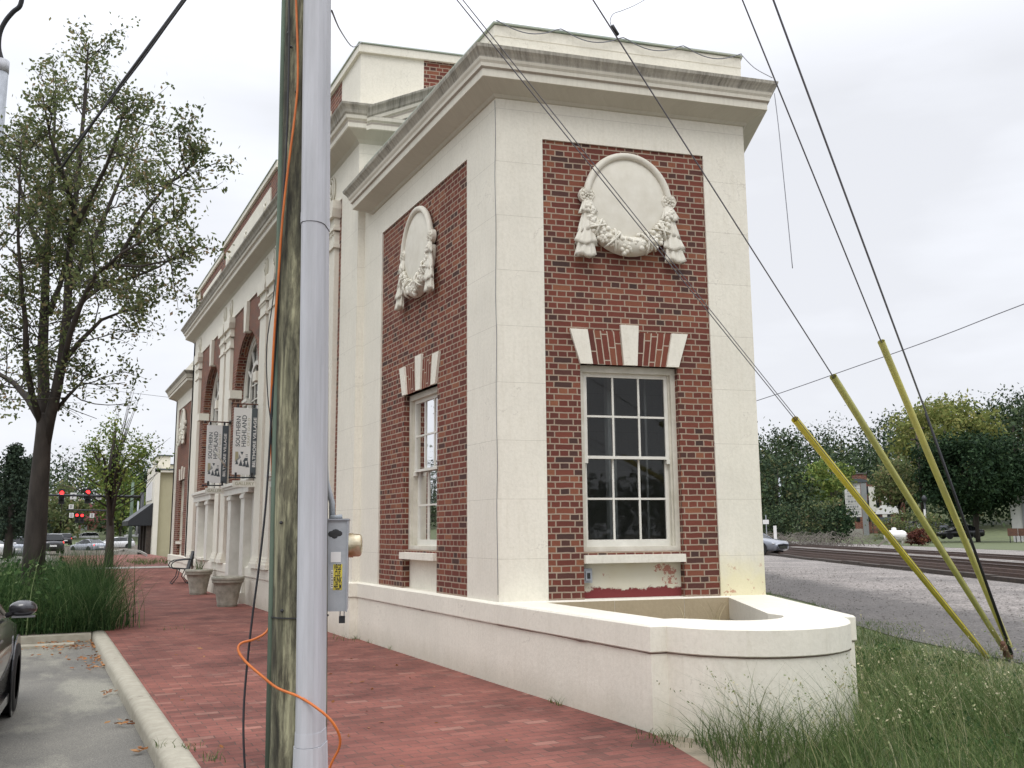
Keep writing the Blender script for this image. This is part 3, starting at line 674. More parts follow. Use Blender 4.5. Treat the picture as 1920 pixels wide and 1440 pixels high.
mb = MB(); mb.zprism([tuple(farL.xy), tuple(farR.xy), (farR.x, farR.y-.3), (farL.x, farL.y-.3)], HL, 9.12); part(mb, 'back_wall', 'brick')
mb = MB(); mb.zprism([tuple(farL2.xy), tuple(farR2.xy), (farR2.x, farR2.y-.3), (farL2.x, farL2.y-.3)], HL-.4, 6.7); part(mb, 'back_wall', 'stucco')
mb = MB(); mb.zprism([tuple(farR2.xy), tuple(farR.xy), (farR.x-.4, farR.y), (farR2.x-.4, farR2.y)], HL-.4, 6.7); part(mb, 'back_wall', 'stucco')
# plinth and ledge
ep = V((0, 0, 0))
ppath = [tuple(farR.xy), tuple(PHm.xy)]
wp = [tuple(PHw.xy), tuple(RC.xy), (X0, Y0), (X0, Y0+LM0+.0)]
pl1 = [(-.2, -.4), (.03, -.4), (.03, .585), (-.2, .585)]; pl2 = [(-.2, .588), (.045, .588), (.05, .60), (.05, .785), (.0, .805), (-.2, .81)]
for pts in (wp, [tuple(farL2.xy)[:0] or (X0, Y0+LM1), (X0, Y0+LF), tuple(farR2.xy)]):
    mb = MB(); mb.sweep(pts, pl1); part(mb, 'plinth', 'stucco'); mb = MB(); mb.sweep(pts, pl2); part(mb, 'ledge', 'stucco_plain')
DC = 13.5
JL = [(-.1, .574), (.0325, .574), (.035, .588), (-.1, .588)]
def joint(pts, seed):
    rr = random.Random(seed); P = []
    for a, b_ in zip(pts[:-1], pts[1:]):
        n = max(1, int((V(b_)-V(a)).length/.12)); P += [tuple(V(a).lerp(V(b_), i/n)) for i in range(n)]
    P.append(pts[-1]); mb = MB(); vs = []
    for i in range(len(P)):
        d = (V(P[min(i+1, len(P)-1)])-V(P[max(i-1, 0)])).normalized(); nn = V((-d.y, d.x)); h_ = rr.uniform(.003, .008)+(.008 if rr.random() < .05 else 0)
        vs += [(P[i][0]+nn.x*.0325, P[i][1]+nn.y*.0325, .5895), (P[i][0]+nn.x*.0325, P[i][1]+nn.y*.0325, .5885-h_)]
    mb.add(vs, [(2*i, 2*i+2, 2*i+3, 2*i+1) for i in range(len(P)-1)]); return mb
for sd_, pts in enumerate((wp[-2:], [(X0, Y0+LM1), (X0, Y0+LF)], [(X0-PJ, Y0+LM0), (X0-PJ, Y0+DC-.75)])): part(joint(pts, sd_), 'joint_line', 'joint_brown')
# openings in the main plinth are the door only
BAYS = (8.45, 13.5, 18.55)
for a0, a1 in ((LM0, DC-.75), (DC+.75, LM1)):
    pts = [(X0-PJ, Y0+a0), (X0-PJ, Y0+a1)]
    if a0 == LM0: pts = [tuple(FM(.5, 0, 0).xy)]+pts
    mb = MB(); mb.sweep(pts, pl1); part(mb, 'plinth', 'stucco'); mb = MB(); mb.sweep(pts, pl2); part(mb, 'ledge', 'stucco_plain')
# wing cornice (measured profile), parapet and coping
wc = [(-.1, 6.30), (.02, 6.318), (.05, 6.345), (.07, 6.352), (.255, 6.435), (.257, 6.52), (.283, 6.535), (.287, 6.575), (.305, 6.60), (.318, 6.64), (.345, 6.68), (.372, 6.71), (.38, 6.745), (.36, 6.755), (-.1, 6.79)]
p0 = (X0, Y0+LM0-.42)
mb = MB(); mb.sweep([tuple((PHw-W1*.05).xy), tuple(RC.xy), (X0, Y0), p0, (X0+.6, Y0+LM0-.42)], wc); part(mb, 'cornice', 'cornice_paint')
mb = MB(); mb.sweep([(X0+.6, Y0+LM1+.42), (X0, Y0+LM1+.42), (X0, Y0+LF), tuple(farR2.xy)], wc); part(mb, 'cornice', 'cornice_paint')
wpar = [(-.3, 6.6), (.0, 6.6), (.0, 6.93), (.006, 6.94), (.006, 7.06), (.012, 7.065), (.012, 7.19), (.0, 7.20), (-.3, 7.20)]
mb = MB(); mb.sweep([tuple(PHw.xy), tuple(RC.xy), (X0, Y0), (X0, Y0+LM0+.1)], wpar); part(mb, 'parapet', 'stucco_plain')
mb = MB(); mb.sweep([(X0, Y0+LM1), (X0, Y0+LF), tuple(farR2.xy)], wpar); part(mb, 'parapet', 'stucco_plain')
mb = MB(); mb.sweep([tuple(PHw.xy), tuple(RC.xy), (X0, Y0), (X0, Y0+LM0+.1)], [(-.32, 7.203), (.035, 7.203), (.035, 7.222), (-.32, 7.222)]); part(mb, 'coping', 'copper_green')
# main cornice
mc = [(-.1, 7.60), (.0, 7.60), (.05, 7.65), (.07, 7.66), (.25, 7.76), (.255, 7.87), (.29, 7.89), (.30, 7.945), (.32, 7.965), (.335, 8.01), (.355, 8.04), (.385, 8.07), (.395, 8.10), (.37, 8.115), (-.2, 8.15)]
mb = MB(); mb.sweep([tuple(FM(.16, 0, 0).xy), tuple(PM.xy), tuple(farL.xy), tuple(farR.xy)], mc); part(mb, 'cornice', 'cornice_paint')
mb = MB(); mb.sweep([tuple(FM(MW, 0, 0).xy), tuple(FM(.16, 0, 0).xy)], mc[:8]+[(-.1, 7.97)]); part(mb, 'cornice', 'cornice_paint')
# main walls above street bays
FB = lambda a, o, z: FL(a, o+PJ, z)
TT = -.34
piers = [(LM0, 5.62), (5.80, 6.50), (10.15, 10.85), (11.05, 11.75), (15.25, 15.95), (16.15, 16.85), (20.52, 21.22), (21.4, LM1)]
mb = MB(FB); mb.box(LM0, LM1, TT, 0, 7.0, 7.62); part(mb, 'frieze', 'stucco_plain')
mb = MB(FM); mb.box(0, MW, -.3, 0, HL, 7.62); part(mb, 'end_wall', 'stucco')
for i, (a, b_) in enumerate(piers):
    if i in (0, 7): mb = MB(FB); mb.box(a, b_, TT, 0, HL, 7.0); part(mb, 'corner_pier', 'stucco'); continue
    mb = MB(FB); mb.box(a+.04, b_-.04, -.1, .05, 1.02, 6.2)
    part(mb, 'pilaster', 'stucco_plain')
    mb = MB(FB)
    mb.box(a-.03, b_+.03, -.1, .11, HL+.0, .90); mb.box(a+.0, b_-.0, -.1, .09, .90, .96); mb.box(a+.02, b_-.02, -.1, .07, .96, 1.02)
    part(mb, 'pilaster_base', 'stucco_plain')
    mb = MB(FB); mb.box(a, b_, -.1, .08, 6.2, 6.26); mb.box(a+.04, b_-.04, -.1, .055, 6.26, 6.48)
    for k in range(8): x = a+.06+(b_-a-.12)*k/7; mb.box(x-.02, x+.02, .055, .075, 6.44, 6.50)
    mb.box(a-.0, b_+.0, -.1, .09, 6.50, 6.56); mb.box(a+.03, b_-.03, -.1, .065, 6.56, 6.72)
    mb.prism([(a+.0, 6.72), (b_-.0, 6.72), (b_+.05, 6.86), (b_+.05, 6.998), (a-.05, 6.998), (a-.05, 6.86)], -.1, .12)
    part(mb, 'capital', 'stucco_plain')
    mb = MB(FB); cx = (a+b_)/2
    for rr, th in ((.17, .02), (.12, .035), (.05, .05)):
        vs = [(cx+rr*.8*math.cos(2*math.pi*k/20), th, 7.32+rr*1.25*math.sin(2*math.pi*k/20)) for k in range(20)]
        mb.tube(vs+[vs[0]], .018, 5)
    part(mb, 'frieze_rosette', 'relief')
ARR, ZS = 1.40, 4.90
bounds = [(5.62, 5.80), (6.50, 10.15), (10.85, 11.05), (11.75, 15.25), (15.95, 16.15), (16.85, 20.52), (21.22, 21.4)]
mb = MB(FB)
for a, b_ in ((5.62, 6.60), (10.05, 11.85), (15.15, 16.95), (20.42, 21.4)): mb = MB(FB); mb.box(a, b_, TT, -.03, HL, 7.0); part(mb, 'brick_wall', 'brick')
for c in BAYS:
    a0, a1 = c-1.72, c+1.72
    if c == BAYS[0]: a0, a1 = 6.60, 10.05
    elif c == DC: a0, a1 = 11.85, 15.15
    else: a0, a1 = 16.95, 20.42
    mb = MB(FB); zlo = 2.72
    mb.box(a0, c-ARR, TT, -.03, HL, ZS); mb.box(c+ARR, a1, TT, -.03, HL, ZS)
    n = 28; vs = []; fs = []
    for k in range(n+1):
        t = math.pi*k/n; x, z = c-ARR*math.cos(t), ZS+ARR*math.sin(t); xt = a0+(a1-a0)*k/n
        vs += [(x, -.03, z), (xt, -.03, 7.0), (x, TT, z)]
    fs = [(3*k, 3*k+3, 3*k+4, 3*k+1) for k in range(n)]+[(3*k, 3*k+2, 3*k+5, 3*k+3) for k in range(n)]
    mb.add(vs, fs); mb.add([(a0, -.03, ZS), (c-ARR, -.03, ZS), (a0, -.03, 7.0), (a1, -.03, ZS), (c+ARR, -.03, ZS), (a1, -.03, 7.0)], [(0, 1, 2), (3, 5, 4)])
    part(mb, 'brick_wall', 'brick')
    mb = MB(FB); mb.prism([(c-.10, ZS+ARR-.03), (c+.10, ZS+ARR-.03), (c+.19, 6.995), (c-.19, 6.995)], -.1, .05); part(mb, 'keystone', 'stucco_plain')
    for s_ in (-1, 1):
        mb = MB(FB); x0, x1 = sorted((c+s_*(ARR-.02), c+s_*1.75)); x0 = max(x0, a0-.05); x1 = min(x1, a1+.05)
        mb.box(x0, x1, -.2, .09, ZS-.05, ZS+.16); part(mb, 'impost', 'stucco_plain')
    # arched window joinery
    D1 = -.24
    fr_ = MB(FB)
    def ring(r0, r1, o0, o1, zc=ZS, n=26, sx=1):
        for k in range(n):
            t0, t1 = math.pi*k/n, math.pi*(k+1)/n
            fr_.prism([(c-r0*math.cos(t0), zc+r0*math.sin(t0)), (c-r1*math.cos(t0), zc+r1*math.sin(t0)), (c-r1*math.cos(t1), zc+r1*math.sin(t1)), (c-r0*math.cos(t1), zc+r0*math.sin(t1))], o0, o1)
    ring(1.24, 1.398, D1-.1, D1); ring(1.18, 1.24, D1-.1, D1-.03)
    fr_.box(c-1.398, c-1.22, D1-.1, D1, 2.72, ZS); fr_.box(c+1.22, c+1.398, D1-.1, D1, 2.72, ZS)
    ring(.60, .70, D1-.08, D1-.01); fr_.box(c-.70, c-.60, D1-.08, D1-.01, 4.72, ZS); fr_.box(c+.60, c+.70, D1-.08, D1-.01, 4.72, ZS)
    for t in (30, 60, 90, 120, 150):
        q = R_(t); u = V((-math.cos(q), math.sin(q))); p_ = V((u.y, -u.x))*.018
        P = [V((c, ZS))+u*.70-p_, V((c, ZS))+u*.70+p_, V((c, ZS))+u*1.19+p_, V((c, ZS))+u*1.19-p_]; fr_.prism([tuple(x) for x in P], D1-.07, D1-.02)
    win = part(fr_, 'arched_window', 'white_wood')
    for s_ in (-1, 1):      # moulded entablature blocks over side lights
        mb = MB(FB)
        x0, x1 = sorted((c+s_*.62, c+s_*1.25)); mb.box(x0, x1, D1-.06, D1+.04, 4.62, 4.70); mb.box(x0, x1, D1-.06, D1+.07, 4.70, 4.77)
        x0, x1 = sorted((c+s_*.60, c+s_*.76)); mb.box(x0, x1, D1-.06, D1+.02, 2.72, 4.62); part(mb, 'side_moulding', 'white_wood', win)
    mb = MB(FB)
    for x in (-1.0, -.2, .2, 1.0): mb.box(c+x-.012, c+x+.012, D1-.07, D1-.03, 2.72, 4.62 if abs(x) > .5 else ZS+.55)
    for z in (3.1, 3.5, 3.9, 4.3, 4.68, 5.05): 
        for x0, x1 in ((-.58, -.215), (-.185, .185), (.215, .58)): mb.box(c+x0, c+x1, D1-.065, D1-.035, z-.012, z+.012)
    part(mb, 'muntins', 'white_wood', win)
    mb = MB(FB); vs = [(c-1.4, D1-.06, 2.72)]+[(c-1.4*math.cos(math.pi*k/20), D1-.06, ZS+1.4*math.sin(math.pi*k/20)) for k in range(21)]+[(c+1.4, D1-.06, 2.72)]
    mb.add(vs, [tuple(range(len(vs)))]); part(mb, 'glass', 'window_glass', win)
    # lower storey: white surround with shelf
    mb = MB(FB); so = .10
    mb.box(c-1.50, c+1.50, -.34, so+.02, 2.42, 2.56); mb.box(c-1.53, c+1.53, -.34, so+.05, 2.56, 2.62); mb.box(c-1.57, c+1.57, -.34, so+.09, 2.62, 2.68); mb.box(c-1.53, c+1.53, -.34, so+.03, 2.68, 2.71)
    lowz = 0 if c == DC else .81
    for s_ in (-1, 1):
        x0, x1 = sorted((c+s_*.62, c+s_*1.02)); mb.box(x0, x1, -.34, so, lowz, 2.42); mb.box(x0-.03, x1+.03, -.34, so+.03, 2.30, 2.38)
        if c == DC: mb.box(x0-.03, x1+.03, -.34, so+.06, 0, .24)
        x0, x1 = sorted((c+s_*1.02, c+s_*1.399)); mb.box(x0, x1, -.34, -.06, .81, 2.42)
    part(mb, 'portal' if c == DC else 'window_surround', 'white_wood')
    if c == DC:
        mb = MB(FB); mb.box(c-.62, c+.62, -.30, -.24, .10, 2.42); d_ = part(mb, 'door', 'frame_wood')
        mb = MB(FB)
        for s_ in (-1, 1):
            for z0, z1 in ((.3, .9), (1.05, 2.2)): x0, x1 = sorted((c+s_*.08, c+s_*.52)); mb.box(x0, x1, -.242, -.225, z0, z1)
        part(mb, 'door_panel', 'sign_grey', d_)
        mb = MB(FB); mb.tube([(c-.04, -.2, 1.0), (c-.04, -.17, 1.02), (c-.04, -.17, 1.25), (c-.04, -.2, 1.27)], .012, 6); part(mb, 'handle', 'black_metal', d_)
        mb = MB(FB); mb.box(c-.75, c+.75, -.3, .1, -.1, .10); part(mb, 'doorstep', 'concrete')
    else:
        mb = MB(FB); mb.box(c-.62, c+.62, -.32, -.24, .81, .9); mb.box(c-.62, c+.62, -.32, -.24, 2.3, 2.42); mb.box(c-.62, c-.54, -.32, -.24, .9, 2.3); mb.box(c+.54, c+.62, -.32, -.24, .9, 2.3); mb.box(c-.03, c+.03, -.32, -.24, .9, 2.3)
        w_ = part(mb, 'window', 'white_wood')
        mb = MB(FB); mb.add([(c-.54, -.29, .9), (c+.54, -.29, .9), (c+.54, -.29, 2.3), (c-.54, -.29, 2.3)], [(0, 1, 2, 3)]); part(mb, 'glass', 'window_glass', w_)
        mb = MB(FB); mb.box(c-.66, c+.66, -.3, .14, .81, .87); part(mb, 'sill', 'stucco_plain', w_)
# attic
mb = MB(FB)
mb.box(LM0+1.05, 10.2, -.3, 0, 8.15, 9.14); mb.box(16.8, LM1-.9, -.3, 0, 8.15, 9.14); mb.box(10.2, 16.8, -.3, .08, 8.15, 9.18); part(mb, 'attic_wall', 'brick')
mb = MB(FM); mb.box(1.02, MW, -.3, 0, 8.15, 9.14); part(mb, 'attic_wall', 'brick')
mb = MB(); c1 = PM; q1 = FM(1.02, 0, 0); q2 = FB(LM0+1.05, 0, 0); mb.zprism([tuple(c1.xy), tuple(q1.xy), tuple((q1-EN*.3).xy), tuple(FB(LM0+1.05, -.3, 0).xy), tuple(q2.xy)], 8.15, 9.14); part(mb, 'attic_pier', 'stucco_plain')
mb = MB(FB); mb.box(LM1-.9, LM1, -.3, 0, 8.15, 9.14); part(mb, 'attic_pier', 'stucco_plain')
mb = MB(FB); mb.box(6.4, 9.5, -.1, .03, 8.3, 8.86); mb.box(17.5, 20.6, -.1, .03, 8.3, 8.86); mb.box(10.8, 16.2, -.1, .11, 8.3, 8.95); part(mb, 'attic_panel', 'stucco_plain')
mb = MB(FB)
for x in (11.3, 13.5, 15.7, 6.9, 9.0, 18.0, 20.1):
    o_ = .12 if 10 < x < 17 else .04
    mb.sphere((x, o_, 8.62), .09, 8, 5, (1, .4, 1.2))
    for k in range(4): mb.sphere((x+.1*math.cos(k*1.57+.7), o_, 8.62+.13*math.sin(k*1.57+.7)), .05, 6, 4, (1, .4, 1))
part(mb, 'attic_ornament', 'relief', smooth=True)
acp = [(-.32, 9.14), (.05, 9.14), (.05, 9.17), (.035, 9.17), (.035, 9.28), (.02, 9.285), (-.32, 9.285)]
mb = MB(); mb.sweep([tuple(FM(MW, 0, 0).xy), tuple(PM.xy), tuple(FB(10.2, 0, 0).xy)], acp); mb.sweep([tuple(FB(16.8, 0, 0).xy), tuple(farL.xy), tuple(farR.xy)], acp)
mb.sweep([tuple(FB(10.2, .08, 0).xy), tuple(FB(16.8, .08, 0).xy)], [(o, z+.06) for o, z in acp]); part(mb, 'coping', 'stucco_plain')
mb = MB(); tp_ = [(-.33, 9.287), (.055, 9.287), (.055, 9.305), (-.33, 9.305)]
mb.sweep([tuple(FM(MW, 0, 0).xy), tuple(PM.xy), tuple(FB(10.2, 0, 0).xy)], tp_); mb.sweep([tuple(FB(16.8, 0, 0).xy), tuple(farL.xy)], tp_); mb.sweep([tuple(FB(10.2, .08, 0).xy), tuple(FB(16.8, .08, 0).xy)], [(o, z+.06) for o, z in tp_]); part(mb, 'coping_flashing', 'copper_green')
# pediment raking cornice on the end wall of the tall block
RK = .44; AP = 2.05; RP = mc[4:]; n = len(RP); pl_ = [.40]
for q in range(n-1): pl_.append(pl_[-1]+math.hypot(RP[q+1][0]-RP[q][0], RP[q+1][1]-RP[q][1]))
for aa, ab in ((.08, AP), (AP, 2*AP-.1)):
    mb = MB(FM); hh = lambda a: (min(a, 2*AP-a)-.16)*RK; vs = []
    for a in (aa, ab):
        for o, z in RP: vs.append((a, o, z+hh(a)))
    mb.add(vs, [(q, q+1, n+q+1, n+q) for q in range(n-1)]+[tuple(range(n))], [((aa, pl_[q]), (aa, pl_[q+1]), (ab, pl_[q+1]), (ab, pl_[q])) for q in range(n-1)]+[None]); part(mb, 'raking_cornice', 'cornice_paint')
mb = MB(FM); mb.prism([(.1, 7.95), (2*AP-.1, 7.95), (AP, 7.95+AP*RK)], -.1, .06); part(mb, 'tympanum', 'stucco_plain')
# roofs and the room behind the end windows
mb = MB(); q = [FL(-.0, -.2, 0)+V((.1, .1, 0)), RC+V((-.3, .2, 0)), PHw, FL(LM0, -.1, 0)]; mb.zprism([tuple(p.xy) for p in q], 6.62, 6.68); part(mb, 'roof', 'roofing')
mb = MB(); q = [PM+V((.1, .2, 0)), PHm+V((-.2, .1, 0)), farR, farL]; mb.zprism([tuple(p.xy) for p in q], 8.3, 8.4); part(mb, 'roof', 'roofing')
mb = MB(); q = [farL, farR, farR2, farL2]; mb.zprism([tuple(p.xy) for p in q], 6.62, 6.68); part(mb, 'roof', 'roofing')
ipoly = [tuple(FL(.4, -.32, 0).xy), tuple(FE(EW-.45, -.35, 0).xy), tuple((PHw-WNn*.4-W1*.3).xy), tuple(FL(LM0-.05, -.32, 0).xy)]
mb = MB(); mb.zprism(ipoly, .4, .5); part(mb, 'floor', 'sign_grey'); mb = MB(); mb.zprism(ipoly, 4.1, 4.2); part(mb, 'ceiling', 'sign_grey')
mb = MB(FE)
for a, o_, r in ((1.18, -.75, .02), (1.62, -.9, .07), (1.72, -1.2, .025), (1.95, -.6, .015)): mb.tube([(a, o_, .5), (a, o_, 4.1)], r, 8)
part(mb, 'interior_pipe', 'white_wood')
mb = MB(FM)
mb.box(.4, MW-.6, -14, -2.6, .2, .3); part(mb, 'floor', 'sign_grey')
# small electrical box beside the end window
el = thing('junction_box', 'small grey electrical box low on the brick left of the big end window', 'electrical box', FE(.99, -.12, .97))
mb = MB(FE); mb.box(.945, 1.045, -.12, -.05, .975, 1.125); mb.build('box', 'box_grey', el)
mb = MB(FE); mb.box(.965, 1.03, -.05, -.03, 1.0, 1.10); mb.build('cover', 'galv', el)
mb = MB(FE); mb.box(.98, 1.015, -.03, -.025, 1.02, 1.08); mb.build('socket_slot', 'ink', el)
# ---------------------------------------------------------------- raised planter
pln = thing('raised_planter', 'low cream stucco planter wall with rounded nose below the end window', 'planter', (5.2, 7, 0))
def arcpts(a, b_, sag, n=14):
    a, b_ = V(a), V(b_); ch = b_-a; h = ch.length/2; r = (h*h+sag*sag)/(2*sag); m_ = (a+b_)/2; nn = V((ch.y, -ch.x)).normalized(); c = m_-nn*(r-sag)
    t0 = math.atan2((a-c).y, (a-c).x); t1 = math.atan2((b_-c).y, (b_-c).x)
    while t1 < t0: t1 += 2*math.pi
    return [(c.x+r*math.cos(t0+(t1-t0)*i/n), c.y+r*math.sin(t0+(t1-t0)*i/n)) for i in range(n+1)]
rd = tuple((RC+WNn*.03).xy)
outer = [(X0-.03, Y0-.02), (4.285, 6.15)]+arcpts((4.42, 6.13), (6.06, 5.99), .66)+[tuple((V(rd).to_3d()-W1*2.52+WNn*.0).xy), rd]
outer[-2] = (6.20, 5.93)
inner = [tuple(FE(.50, -.0, 0).xy), (4.74, 6.60)]+[(4.86, 6.58)]+arcpts((4.98, 6.42), (5.78, 6.32), .27, 10)+[(5.80, 6.52), tuple(FE(2.60, 0, 0).xy)]
def ringwall(mb, out, inn, z0, z1, zi0):
    no, ni = len(out), len(inn)
    mb.add([(x, y, z0) for x, y in out]+[(x, y, z1) for x, y in out], [(i, i+1, no+i+1, no+i) for i in range(no-1)])
    mb.add([(x, y, zi0) for x, y in inn]+[(x, y, z1-.012) for x, y in inn], [(i, i+1, ni+i+1, ni+i) for i in range(ni-1)])
mb = MB(); ringwall(mb, outer, inner, -.3, .588, .2); part(mb, 'lower_wall', 'stucco_plain', pln)
def grow(p, g):
    c = V((5.5, 7.4)); r = []
    for i, q in enumerate(p): d = (V(q)-c).normalized(); r.append((q[0]+d.x*g, q[1]+d.y*g))
    return r
o2 = grow(outer, .022); o2[0] = (X0-.05, Y0-.02)
mb = MB(); no = len(o2); mb.add([(x, y, z) for z in (.592, .60, .785) for x, y in (grow(o2, -.01) if z == .592 else o2)]+[(x, y, .80) for x, y in grow(o2, -.018)], [(j*no+i, j*no+i+1, (j+1)*no+i+1, (j+1)*no+i) for j in range(3) for i in range(no-1)])
# top surface triangulated between outer and inner rings
import mathutils.geometry as mg
tv = [V((x, y, .8)) for x, y in grow(o2, -.018)]; ti = [V((x, y, .79)) for x, y in inner]
poly = tv+list(reversed(ti)); tris = mg.tessellate_polygon([poly])
mb.add([tuple(p) for p in poly], [tuple(t) for t in tris])
mb.add([(x, y, .3) for x, y in inner]+[(x, y, .79) for x, y in inner], [(i, i+1, len(inner)+i+1, len(inner)+i) for i in range(len(inner)-1)])
mb.add([(x, y, .591) for x, y in grow(o2, -.01)]+[(x, y, .591) for x, y in grow(outer, -.05)], [(i, i+1, no+i+1, no+i) for i in range(no-1)])
part(mb, 'coping_course', 'stucco_plain', pln)
part(joint([tuple(V(p)-(V(p)-V((5.5, 7.4))).normalized()*.026) for p in reversed(outer)], 9), 'joint_line', 'joint_brown', pln)
mb = MB(FE)
for a0, a1 in ((.5, 1.25), (1.256, 2.05), (2.056, 2.62)): mb.box(a0, a1, .0, .055, .42, .79)
part(mb, 'inner_stone', 'stucco_tan', pln)
mb = MB(); mb.add([(x, y, .50) for x, y in inner], [tuple(range(len(inner)))]); part(mb, 'soil', 'soil', pln)
# ---------------------------------------------------------------- utility pole and what hangs on it
FH_ = V((math.sin(YAW), math.cos(YAW), 0)); RH = V((math.cos(YAW), -math.sin(YAW), 0))
PB = D(560, 1440, 4.45); PD = PB.dot(FH_)
def PL(x, y, off=0):          # point on the upright plane through the pole axis (off metres nearer)
    r = ray(x, y); return V((0, 0, H_EYE))+r*((PD-off)/r.dot(FH_))
p_lo, p_hi = PL(559, 1440), PL(577, 0); ax = (p_hi-p_lo)/(p_hi.z-p_lo.z)
def pole_at(z): return p_lo+ax*(z-p_lo.z)
POLE = pole_at(0)
up = thing('utility_pole', 'weathered greenish wooden utility pole with a grey riser pipe on its side', 'utility pole', POLE)
rad = lambda z: .137-.0042*z
mb = MB(); mb.tube([pole_at(z) for z in (-.5, 0, 1, 2, 3, 4, 6, 8, 10, 12, 13.6)], [rad(z) for z in (-.5, 0, 1, 2, 3, 4, 6, 8, 10, 12, 13.6)], 28); mb.build('pole', 'pole_wood', up, True)
def uguard(z0, z1, k0, k1, name, dlat=.075):
    sec = [(-.080, .118), (-.079, .124), (-.058, .128), (-.055, .150), (-.048, .180), (-.034, .203), (-.012, .214), (.012, .214), (.036, .205), (.054, .182), (.064, .15), (.066, .04), (.060, .03)]
    mb = MB(); vs = []
    for z, k in ((z0, k0), (z1, k1)):
        c = pole_at(z); s_ = rad(z)/.14
        for la, de in sec: vs.append(c+RH*(dlat*1.0*s_+la*k)-FH_*(de-.14+rad(z)+(k-1)*.05*(1 if de > .13 else 0)))
    n = len(sec); mb.add(vs, [(i, i+1, n+i+1, n+i) for i in range(n-1)]+[tuple(range(n-1, -1, -1)), tuple(range(n, 2*n))]); return mb.build(name, 'pvc_grey', up)
zs1 = PL(592, 437).z; zb1 = PL(580, 1385).z
uguard(zs1, 6.2, 1.03, 1.03, 'riser_guard'); uguard(zs1, zs1+.055, 1.06, 1.06, 'guard_collar')
uguard(zb1+.001, zs1-.002, 1., 1., 'riser_guard'); uguard(zb1-.0, zb1+.06, 1.06, 1.03, 'guard_collar'); uguard(zb1-.75, zb1-.002, 1.42, 1.12, 'riser_boot')
for y in (128, 262, 397, 458, 567, 722, 870, 1026, 1187, 1347, 1400, 1420):
    z = PL(566, y).z; c = pole_at(z)+RH*(.075*rad(z)/.14-.071)-FH_*(rad(z)-.012); mb = MB(); mb.sphere(c, .0085, 8, 5); mb.build('screw', 'steel_dark', up, True)
mb = MB(); mb.tube([pole_at(z)-RH*(rad(z)-.0)-FH_*.03 for z in (0, 1.5, 3, 4.5, 6)], .016, 8); mb.build('ground_moulding', 'moulding_green', up, True)
zz = PL(530, 1155).z; mb = MB(); c = pole_at(zz)
mb.tube([c+(RH*math.cos(t)-FH_*math.sin(t))*(rad(zz)+.004) for t in np.linspace(-.5, 3.6, 16)], .0035, 5); mb.build('tie_wire', 'steel_dark', up)
for (x, y) in ((529, 1145), (527, 980), (556, 172), (541, 62), (546, 88)):
    q = PL(x, y, .12); mb = MB(); mb.sphere(q, .009, 6, 4); mb.build('staple', 'steel_dark', up)
def cable(name, label, pts, r, mt, cat='cable', group=None, sm=4, n=6):
    pts = [V(p) for p in pts]; out = []
    for i in range(len(pts)-1):       # Catmull-Rom
        a, b_, c, d = pts[max(i-1, 0)], pts[i], pts[i+1], pts[min(i+2, len(pts)-1)]
        for k in range(sm):
            t = k/sm; out.append(.5*((2*b_)+(c-a)*t+(2*a-5*b_+4*c-d)*t*t+(3*b_-a-3*c+d)*t**3))
    out.append(pts[-1]); rr = r if not hasattr(r, '__len__') else [r[0]+(r[1]-r[0])*i/(len(out)-1) for i in range(len(out))]
    mb = MB(); mb.tube(out, rr, n); o = mb.build(name, mt, None, True); me = o.data
    c0 = out[0].copy(); me.transform(Matrix.Translation(-c0)); o.location = c0
    return tag(o, label, cat, group)
cable('orange_cable', 'orange cable running down the wooden pole and looping at its foot',
      [PL(x, y, o_) for x, y, o_ in ((553, -60, .135), (555, 0, .135), (558, 90, .135), (558, 160, .135), (553, 215, .135), (546, 270, .14), (536, 350, .13), (528, 430, .12), (522, 520, .1), (516, 600, .08), (511, 690, .06), (508, 800, 0), (514, 1000, -.1), (516, 1120, -.05), (504, 1178, .02), (478, 1198, .06), (452, 1206, .1), (447, 1220, .12), (462, 1242, .14), (492, 1268, .16), (520, 1290, .17), (560, 1306, .20), (592, 1326, .24), (620, 1350, .24), (636, 1378, .22), (636, 1402, .2), (622, 1430, .18), (605, 1475, .15))], .0062, 'cable_orange')
cable('black_cable', 'thin black cable hanging loose left of the wooden pole down to the pavement',
      [PL(x, y, o_) for x, y, o_ in ((541, -60, .13), (542, 0, .13), (542, 100, .13), (538, 250, .13), (531, 380, .12), (524, 500, .08), (518, 620, .05), (510, 760, .04), (503, 880, .04), (497, 960, .05), (486, 1060, .05), (474, 1150, .05), (463, 1250, .06), (457, 1330, .08), (457, 1400, .1), (462, 1480, .1))], .0055, 'cable_black')
cable('black_cable', 'very thin black wire bowing away from the left edge of the wooden pole',
      [PL(x, y, .02) for x, y in ((530, 20), (528, 160), (523, 300), (526, 420), (512, 560), (500, 650), (502, 740), (508, 800), (511, 900), (518, 960))], .0028, 'cable_black')
